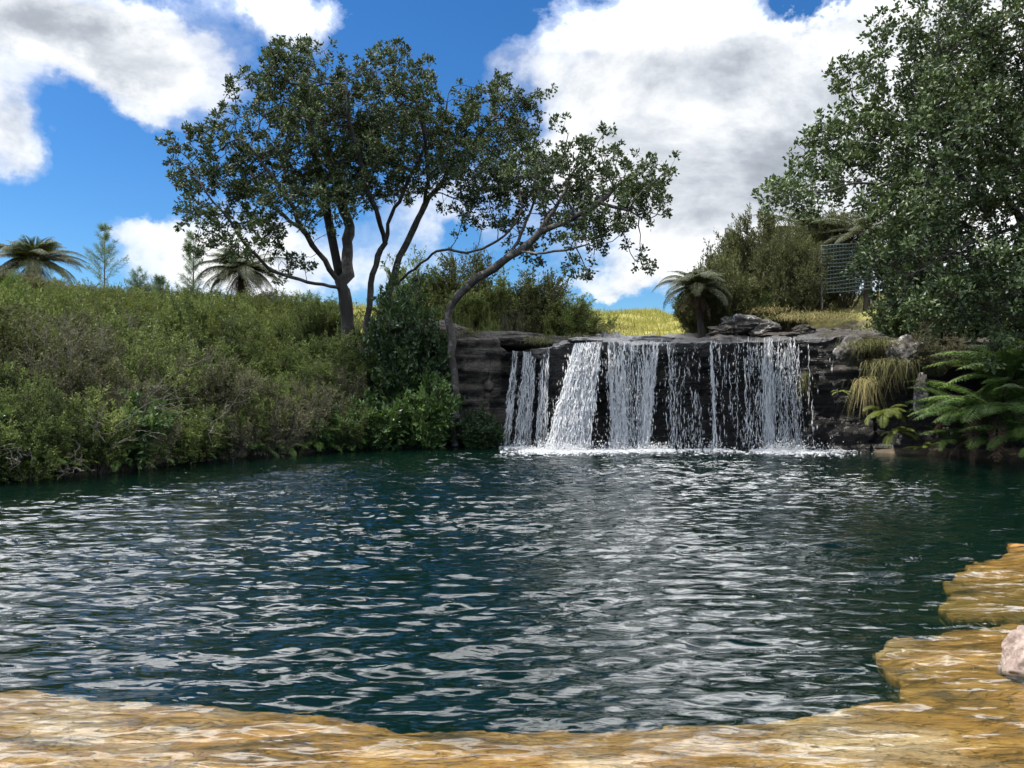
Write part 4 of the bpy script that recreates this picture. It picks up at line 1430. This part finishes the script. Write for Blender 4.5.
# ------------------------------------------------------------------ ferns
def frond_set(n, length, el=(30, 70), droop=.9, pinnae=20, plen=.2, leaflets=7, lw=.018, seed=0, az0=0, az1=360, base_r=.05, fine=True):
    """arching fronds: a stalk with two rows of toothed leaflets"""
    r = np.random.default_rng(seed)
    az = np.radians(az0 + (az1 - az0) * (np.arange(n) + .6 * r.random(n)) / n)
    e0 = np.radians(el[0] + (el[1] - el[0]) * r.random(n))
    Ln = length * (.75 + .4 * r.random(n))
    K = 14
    t = np.linspace(0, 1, K)
    ang = e0[:, None] - (droop * (.8 + .4 * r.random((n, 1)))) * t[None] ** 1.3 * 1.5
    ds = Ln[:, None] / (K - 1)
    hx = np.concatenate([np.zeros((n, 1)), np.cumsum(np.cos(ang[:, :-1]) * ds, 1)], 1)
    hz = np.concatenate([np.zeros((n, 1)), np.cumsum(np.sin(ang[:, :-1]) * ds, 1)], 1)
    hx += base_r
    ca, sa = np.cos(az)[:, None], np.sin(az)[:, None]
    C = np.stack([hx * ca, hx * sa, hz], -1)
    stalk = Geo()
    stalk.add(*tubes(C, np.linspace(.011, .002, K)[None] * (length / 1.4) * np.ones((n, 1)), 4))
    u = np.linspace(.14, .99, pinnae)
    prof = np.sin(np.clip(u, 0, 1) ** .75 * math.pi * .97) ** .75 + .06
    f = u * (K - 1)
    i = np.minimum(f.astype(int), K - 2)
    w = (f - i)[None, :, None]
    p = C[:, i] * (1 - w) + C[:, i + 1] * w
    tan = norm(C[:, i + 1] - C[:, i])
    side = np.stack([-sa, ca, np.zeros_like(sa)], -1) * np.ones((1, pinnae, 1))
    nrm = norm(np.cross(side, tan))
    lf = Geo()
    for sg in (1, -1):
        d = norm(side * sg + tan * .55 + nrm * (.12) - np.array([0, 0, .18]))
        pl = plen * prof[None, :] * (.9 + .2 * r.random((n, pinnae))) * (length / 1.4)
        if fine:
            v = np.linspace(.08, 1, leaflets)
            q = p[:, :, None] + d[:, :, None] * (pl[:, :, None] * v)[..., None]
            q[..., 2] -= .12 * pl[:, :, None] * v ** 2
            ll = (pl[:, :, None] * (.34 * (1 - v * .75) + .05))
            for s2 in (1, -1):
                ld = norm(np.broadcast_to((tan * s2)[:, :, None] * .8 + d[:, :, None] * .75, q.shape))
                V, T = leaves(q.reshape(-1, 3), ld.reshape(-1, 3), ll.ravel(), np.maximum(ll.ravel() * .42, lw * .6), up=np.broadcast_to(nrm[:, :, None], q.shape).reshape(-1, 3))
                lf.add(V, T=T)
        else:
            V, T = leaves(p.reshape(-1, 3), d.reshape(-1, 3), pl.ravel(), lw, up=nrm.reshape(-1, 3))
            lf.add(V, T=T)
    return stalk, lf


def fern(loc, label, length, n=11, seed=0, mat='fern', rz=0, group=None, az=(0, 360), el=(25, 70), droop=.9, plen=.24, dead=0, name='fern', pin=20):
    t = thing(name, label, 'fern', loc, group, rz)
    st, lf = frond_set(n, length, el, droop, pin, plen, seed=seed, az0=az[0], az1=az[1])
    st.obj('stalk', M['browntwig'], t)
    lf.obj('fronds' if False else 'frond', M[mat], t, smooth_=False)['kind'] = 'stuff'
    if dead:
        st, lf = frond_set(dead, length * .8, (-40, 5), .8, 16, .2, seed=seed + 50, az0=az[0], az1=az[1])
        lf.obj('dead_frond', M['deadfern'], t, smooth_=False)['kind'] = 'stuff'
    return t


G4 = 'big ferns on the right bank'
fern(P(1000, 405, 18.6), 'large fern with long fronds reaching left under the right tree', 2.1, 12, 1, az=(120, 300), el=(0, 45), droop=.55, dead=5, group=G4)
fern(P(1035, 375, 18.4), 'highest fern of the right bank with a long pale frond', 2.2, 10, 2, az=(110, 280), el=(10, 50), droop=.6, dead=3, group=G4)
fern(P(1020, 432, 18.1), 'bushy fern at the right picture edge just above the water', 1.3, 14, 3, az=(90, 330), el=(5, 60), droop=.7, group=G4, mat='yfern' if False else 'fern')
fern(P(985, 436, 18.9), 'fern with fronds drooping to the water left of the bushy one', 1.35, 12, 4, az=(100, 330), el=(0, 55), droop=.7, dead=5, group=G4)
fern(P(1045, 445, 17.6), 'low bright fern touching the water at the right edge', 1.0, 13, 5, az=(90, 330), el=(10, 60), droop=.8, group=G4, mat='fern')
fern(P(968, 412, 18.9), 'mid sized fern with spreading fronds left of the large fern', 1.5, 14, 71, az=(110, 330), el=(5, 55), droop=.65, dead=4, group=G4)
fern(P(1012, 382, 18.7), 'upright fern between the highest fern and the large fern', 1.6, 14, 72, az=(100, 320), el=(15, 65), droop=.7, group=G4)
fern(P(950, 440, 19.4), 'small fern right of the yellow green plant by the water', .7, 11, 6, az=(90, 360), el=(10, 60), droop=.8, group=G4)
fern(P(925, 448, 19.6), 'tiny pale fern between the yellow green plant and the small fern', .5, 10, 7, az=(90, 360), el=(10, 50), droop=.9, group=G4, mat='yfern')
fern(P(884, 412, 19.9), 'yellow green leafy plant hanging on the dark rock right of the falls', .75, 12, 8, az=(150, 390), el=(-10, 60), droop=1.1, mat='yfern', name='leafy_plant', plen=.3)
fern(P(898, 432, 19.8), 'lower yellow green plant under the hanging one', .5, 10, 9, az=(150, 390), el=(-10, 50), droop=1.1, mat='yfern', name='leafy_plant', plen=.3)
fern(P(842, 392, 20.9), 'little yellow tuft on the dark rock face', .26, 7, 10, az=(150, 390), el=(-10, 50), droop=1.1, mat='yfern', name='leafy_plant')

# waterline ferns, left bank
G5 = 'ferns along the left waterline'
wl = [(38, 'fern at the foot of the left bank near the picture edge', 'fern', .85), (62, 'pale fern near the left end of the bank foot', 'yfern', .6), (118, 'fern under the dead grey branches', 'fern', .7),
      (150, 'small fern right of the dead grey branches', 'fern', .65), (187, 'upright fern by the water in the middle of the left bank', 'fern', .8), (222, 'dark fern by the water right of the upright one', 'broad', .7),
      (256, 'fern in deep shade by the water', 'broad', .75), (282, 'fern by the water left of the tree bushes', 'fern', .8), (318, 'drooping fern below the left trunk', 'fern', .85), (352, 'fern at the waterline under the trunks', 'fern', .75),
      (395, 'low fern between the two bright bushes', 'fern', .6), (470, 'fern just right of the leaning trunk base', 'fern', .7), (495, 'fern beside the foot of the leftmost cascade', 'fern', .55)]
protof = None
for i, (px, lab, mt, ln) in enumerate(wl):
    Ys = np.linspace(13, 26, 300)
    Xs = (px - 512) / F * Ys
    j = np.where(shore_dist(Xs, Ys) > .1)[0][0]
    z = gz(Xs[j], Ys[j])
    fern((Xs[j], Ys[j], max(z, 0) + .18), lab, ln, 11, 100 + i, mt, az=(150, 390), el=(-5, 65), droop=.8, group=G5)


def tree_fern(base, height, label, length, n=22, seed=0, lean=(0, 0), el=(-5, 45), mat='treefern', droop=.8, r=.13, skirt=8):
    t = thing('tree_fern', label, 'tree fern', base)
    m = 10
    q = np.linspace(0, 1, m)
    pts = np.stack([lean[0] * q ** 1.5, lean[1] * q ** 1.5, -.3 + (height + .3) * q], 1)
    g = Geo()
    V, Q = tubes(pts[None], (r * (1.25 - .35 * q + .15 * q ** 4))[None], 9)
    ctr = np.repeat(pts, 9, axis=0)
    V = ctr + (V - ctr) * (1 + .35 * fbm(V * 7, 3))[:, None]
    g.add(V, Q)
    g.obj('trunk', M['fernbark'], t)
    top = pts[-1]
    st, lf = frond_set(n, length, el, droop, 26, .26, 6, seed=seed, base_r=.08)
    st2, lf2 = frond_set(n // 2, length * .75, (35, 75), droop, 22, .24, 6, seed=seed + 1, base_r=.05)
    for gg in (st, lf, st2, lf2):
        gg.V = [v + top for v in gg.V]
    for a, b in ((st, st2), (lf, lf2)):
        for v, qd, td in zip(b.V, b.Q or [None] * len(b.V), b.T or [None] * len(b.V)):
            pass
    st.obj('stalk', M['browntwig'], t)
    f = lf.obj('crown', M[mat], t, smooth_=False)
    lf2.obj('young_frond', M[mat], t, smooth_=False)['kind'] = 'stuff'
    if skirt:
        s_, l_ = frond_set(skirt, length * .7, (-75, -30), .4, 20, .2, 5, seed=seed + 2)
        l_.V = [v + top - np.array([0, 0, .1]) for v in l_.V]
        l_.obj('dead_frond', M['deadfern'], t, smooth_=False)['kind'] = 'stuff'
    return t


def on_ground(px, Y):
    X = (px - 512) / F * Y
    return np.array([X, Y, gz(X, Y)])


def to_top(px, py, Y):
    b = on_ground(px, Y)
    return b, CAMZ + (391 - py) / F * Y - b[2]


b, h = to_top(33, 260, 35)
tree_fern(b, h, 'dark tree fern on the skyline near the left picture edge', 2.3, 36, 1, el=(-10, 50), droop=.85, skirt=18)
b, h = to_top(241, 270, 33)
tree_fern(b, h, 'palm-like tree fern on the skyline left of the spreading tree', 2.1, 32, 2, el=(-10, 50), droop=1.0, skirt=16)
b, h = to_top(704, 287, 25.8)
tree_fern(b, h, 'drooping tree fern at the left end of the right slope above the falls', 1.5, 26, 3, lean=(-.2, 0), el=(-5, 50), droop=1.1, r=.11, skirt=18)
b, h = to_top(815, 232, 30.5)
tree_fern(b, h, 'large bronze tree fern behind the bushes under the right tree branch', 2.4, 22, 4, el=(0, 40), droop=.7)
b, h = to_top(868, 232, 28.0)
tree_fern(b, h, 'tree fern half hidden behind the wire fence panel', 2.0, 18, 6, el=(0, 40), droop=.7)
b, h = to_top(4, 318, 22)
fern(b + np.array([0, 0, 1.25]), 'fresh green fern clump above the scrub at the left picture edge', 1.5, 14, 60, el=(30, 75), droop=.7, plen=.3)


# ------------------------------------------------------------------ young pines on the skyline
def young_pine(px, ytop, Y, label, seed, spread=.42):
    b, h = to_top(px, ytop, Y)
    r = np.random.default_rng(seed)
    t = thing('young_pine', label, 'tree', b, 'young pines on the skyline')
    g = Geo()
    pts = np.stack([np.zeros(8), np.zeros(8), np.linspace(-.2, h, 8)], 1)
    g.add(*tubes(pts[None], np.linspace(.035, .006, 8)[None] * h / 3, 6))
    lf = Geo()
    nb = int(26 * h / 2.5)
    z = h * (.12 + .86 * np.sort(r.random(nb)) ** .85)
    a = r.random(nb) * 6.28
    ln = spread * h * (1 - z / h) ** .65 * (.6 + .5 * r.random(nb)) + .12
    d = norm(np.stack([np.cos(a), np.sin(a), .75 + .3 * r.random(nb)], 1))
    p0 = np.stack([np.zeros(nb), np.zeros(nb), z], 1)
    p1 = p0 + d * ln[:, None]
    g.add(*tubes(np.stack([p0, p1], 1), np.stack([np.full(nb, .010), np.full(nb, .003)], 1), 3))
    q = np.repeat(np.arange(nb), 90)
    u = .15 + .85 * r.random((len(q), 1))
    lp = p0[q] + (p1 - p0)[q] * u
    ld = norm(d[q] * .7 + r.normal(size=(len(q), 3)) * .55 + np.array([0, 0, -.1]))
    V, T = leaves(lp, ld, .16 + .1 * r.random(len(q)), .013)
    lf.add(V, T=T)
    g.obj('trunk', M['browntwig'], t)
    lf.obj('crown', M['pine'], t, smooth_=False)


young_pine(104, 227, 33, 'young pine right of the left tree fern on the skyline', 1)
young_pine(193, 232, 32, 'thin young pine with bare top left of the palm-like tree fern', 2, .28)
young_pine(137, 270, 31, 'tiny pine seedling poking above the scrub between the two young pines', 3, .35)
young_pine(160, 279, 31, 'smallest pine seedling left of the thin young pine', 4, .25)


# ------------------------------------------------------------------ hanging grass, tufts, meadow
def tuft(name, loc, label, n, L, W, droop, spread, mat, tilt=(0, -.3), upw=.7, seed=0, ground=False):
    r = np.random.default_rng(seed)
    if ground:
        loc = (loc[0], loc[1], gz(loc[0], loc[1]))
    base = r.normal(size=(n, 3)) * np.array([spread, spread, .05])
    d = norm(np.stack([r.normal(size=n) * .45 + tilt[0], r.normal(size=n) * .45 + tilt[1], upw + .3 * r.random(n)], 1))
    V, Q = blades(base, d, L * (.5 + .7 * r.random(n)), W * (.6 + .8 * r.random(n)), droop * (.6 + .8 * r.random(n)), 6)
    o = Geo().add(V, Q).obj(name, M[mat], smooth_=True)
    o.location = loc
    return tag(o, label, 'grass tuft', None, 'stuff' if spread >= .25 else None)


tuft('grass_tuft', P(872, 345, 20.3), 'shaggy green and straw tussock hanging over the rock right of the falls', 800, .45, .014, .9, .3, 'tussock', (-.1, -.3), .5, 1)
tuft('grass_tuft', P(888, 362, 19.8), 'dry straw grass hanging down between the two white rocks', 420, .5, .011, 1.5, .24, 'tussock', (0, -.4), .2, 2)
tuft('grass_tuft', P(866, 380, 20.1), 'pale dead grass strands drooping below the tussock', 170, .5, .010, 1.8, .15, 'straw', (-.1, -.3), .0, 3)
tuft('grass_tuft', P(826, 318, 23.4), 'dry golden grass on the earth slope above the right cascade', 500, .45, .012, .7, .45, 'straw', (0, -.2), .8, 4)
tuft('grass_tuft', P(795, 318, 24.6), 'straw grass beside the lichen rock on the slope', 450, .4, .012, .7, .5, 'straw', (0, -.2), .8, 5)
tuft('grass_tuft', P(765, 312, 25.6), 'yellowish grass at the foot of the round olive bush', 350, .4, .012, .7, .4, 'straw', (0, -.2), .8, 6)
tuft('grass_tuft', P(540, 341, 24.0), 'green grass clump on the rock band left of the slanting cascade', 300, .3, .012, .9, .25, 'tussock', (0, -.2), .8, 7)
tuft('grass_tuft', P(470, 333, 24.8), 'small grass clump on the rock right of the leaning trunk', 260, .3, .012, .8, .2, 'tussock', (0, -.2), .8, 8)
tuft('grass_tuft', P(578, 337, 24.4), 'short grass clump just above the slanting cascade', 220, .25, .012, .8, .18, 'tussock', (0, -.2), .8, 9)
tuft('grass_tuft', P(612, 330, 26), 'short dry grass behind the pale stone of the lip', 300, .3, .012, .6, .5, 'straw', (0, -.2), .8, 10)
tuft('grass_tuft', P(805, 375, 21.7), 'mossy drips of grass beside the rightmost cascade', 60, .3, .012, 2.4, .06, 'tussock', (0, -.3), .0, 11)
tuft('grass_tuft', (3.42, 4.75, .05), 'few thin green blades growing beside the pink boulder', 26, .5, .008, .25, .05, 'tussock', (-.1, -.1), 1, 12)
tuft('grass_tuft', P(270, 300, 30), 'tall yellow grass on the crest left of the spreading tree', 700, .8, .016, .5, .9, 'meadow', (0, 0), 1, 13, True)
tuft('grass_tuft', P(300, 302, 29), 'tall pale grass on the crest beside the left trunk', 700, .8, .016, .5, .9, 'meadow', (0, 0), 1, 14, True)
tuft('grass_tuft', P(235, 298, 31), 'yellow grass below the palm-like tree fern', 600, .7, .016, .5, .8, 'meadow', (0, 0), 1, 15, True)


def meadow():
    g = Geo()
    r = np.random.default_rng(2)
    for (x0, x1, y0, y1, n, L, W) in [(0, 22, 29, 48, 26000, .38, .02), (4, 30, 46, 75, 26000, .45, .035), (-26, -5, 33, 44, 16000, .5, .022)]:
        X = x0 + (x1 - x0) * r.random(n)
        Y = y0 + (y1 - y0) * r.random(n)
        Z = ground_h(X, Y) - .03
        d = norm(np.stack([r.normal(size=n) * .35, r.normal(size=n) * .35, np.ones(n)], 1))
        g.add(*blades(np.stack([X, Y, Z], 1), d, L * (.5 + .9 * r.random(n)), W, .4 * r.random(n), 2))
    return g


o = meadow().obj('grass', M['meadow'])
tag(o, 'yellow green meadow grass on the hill behind the falls and along the crest', 'grass', None, 'stuff')


# ground litter and seedlings along the bank foot: leafy cover nobody could count
def cover():
    g = Geo()
    r = np.random.default_rng(12)
    n = 90000
    X = -22 + 24 * r.random(n)
    Y = 11 + 20 * r.random(n)
    d = shore_dist(X, Y)
    k_ = (d > .02) & (d < 6) & (X < -1.5)
    X, Y, d = X[k_], Y[k_], d[k_]
    Z = ground_h(X, Y) + .25 * r.random(len(X))
    dd = norm(r.normal(size=(len(X), 3)) + np.array([0, -.2, .6]))
    V, T = leaves(np.stack([X, Y, Z], 1), dd, .09 + .1 * r.random(len(X)), .035 + .03 * r.random(len(X)))
    g.add(V, T=T)
    # right bank
    n = 26000
    X = 8.5 + 8 * r.random(n)
    Y = 16 + 9 * r.random(n)
    d = shore_dist(X, Y)
    k_ = (d > 1.9) & (d < 6)
    X, Y = X[k_], Y[k_]
    Z = ground_h(X, Y) + .2 * r.random(len(X))
    dd = norm(r.normal(size=(len(X), 3)) + np.array([0, -.2, .6]))
    V, T = leaves(np.stack([X, Y, Z], 1), dd, .09 + .1 * r.random(len(X)), .035 + .03 * r.random(len(X)))
    g.add(V, T=T)
    return g


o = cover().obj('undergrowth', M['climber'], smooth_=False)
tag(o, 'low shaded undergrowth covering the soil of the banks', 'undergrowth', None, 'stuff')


# ------------------------------------------------------------------ dead branches on the left bank
def dead_branch(px, py, Y, label, seed, n=7, L=1.1, tilt=(.6, -.2, .5)):
    r = np.random.default_rng(seed)
    g = Geo()
    base = P(px, py, Y)
    for i in range(n):
        d = norm((np.array(tilt) + r.normal(size=3) * .45)[None])[0]
        m = 8
        q = np.linspace(0, 1, m)
        ln = L * (.5 + .7 * r.random())
        pts = np.outer(q * ln, d) + np.cumsum(r.normal(size=(m, 3)) * .035, axis=0) + r.normal(size=3) * .12
        g.add(*tubes(pts[None], (np.linspace(.009, .003, m) * (.6 + .6 * r.random()))[None], 5))
        for j in range(4):
            a = pts[int(r.integers(2, m))]
            d2 = norm((d + r.normal(size=3) * .8)[None])[0]
            pp = a + np.outer(np.linspace(0, 1, 4) * ln * .45, d2) + np.cumsum(r.normal(size=(4, 3)) * .02, axis=0)
            g.add(*tubes(pp[None], np.linspace(.005, .002, 4)[None], 3))
    o = g.obj('dead_branch', M['twig'])
    o.location = base
    return tag(o, label, 'branch', 'dead branches on the left bank')


dead_branch(110, 440, 14.9, 'tangle of bare grey branches arching over the left bank foot', 1)
dead_branch(20, 462, 13.9, 'bare grey twigs trailing to the water at the left picture edge', 2, 4, .8, (.4, -.3, .3))
dead_branch(150, 405, 16.2, 'pale dead branch lying in the scrub above the tangle', 3, 5, 1.1, (.9, -.1, .15))
dead_branch(215, 430, 17.2, 'dead twigs in the scrub above the dark fern', 4, 4, .8, (.2, -.4, .6))
dead_branch(85, 462, 14.3, 'broken pale sticks at the water below the tangle', 5, 4, .5, (-.3, -.4, .4))
dead_branch(488, 262, 25.4, 'bare twigs standing behind the leaning branch', 6, 5, 1.0, (-.3, 0, 1))


# ------------------------------------------------------------------ wire fence panel on the right slope
def fence():
    Y0 = 27.2
    a = P(822, 295, Y0)
    b_ = P(872, 290, Y0 + .4)
    t = thing('wire_fence', 'grey wire mesh fence panel on the right slope half hidden by bushes', 'fence', a)
    H = 1.75
    ex = b_ - a
    for q in (0, 1):
        g = Geo()
        p = ex * q
        g.add(*tubes(np.array([[p + np.array([0, 0, -.5]), p + np.array([0, 0, H * .5]), p + np.array([0, 0, H + .05])]]), np.full((1, 3), .04), 8))
        g.obj('post', M['post'], t)
    g = Geo()
    for z in np.linspace(.05, H, 14):
        pts = np.array([ex * u + np.array([0, -.05, z + .012 * math.sin(u * 9 + z * 7)]) for u in np.linspace(0, 1, 8)])
        g.add(*tubes(pts[None], np.full((1, 8), .021), 4))
    for u in np.linspace(.03, .97, 16):
        pts = np.array([ex * u + np.array([0, -.075, z]) for z in np.linspace(.03, H, 5)])
        g.add(*tubes(pts[None], np.full((1, 5), .011), 4))
    g.obj('wire_mesh', M['wire'], t)


fence()

# ------------------------------------------------------------------ render settings
scene.render.engine = 'CYCLES'
scene.view_settings.view_transform = 'Standard'
scene.view_settings.look = 'None'
scene.view_settings.exposure = .5
scene.view_settings.gamma = 1
cy = scene.cycles
cy.max_bounces = 6
cy.diffuse_bounces = 2
cy.glossy_bounces = 3
cy.transmission_bounces = 3
cy.transparent_max_bounces = 8
cy.caustics_reflective = False
cy.caustics_refractive = False
cy.sample_clamp_indirect = 6
cy.use_denoising = True
try:
    cy.denoiser = 'OPENIMAGEDENOISE'
    cy.denoising_input_passes = 'RGB_ALBEDO_NORMAL'
    cy.denoising_prefilter = 'ACCURATE'
except Exception:
    pass
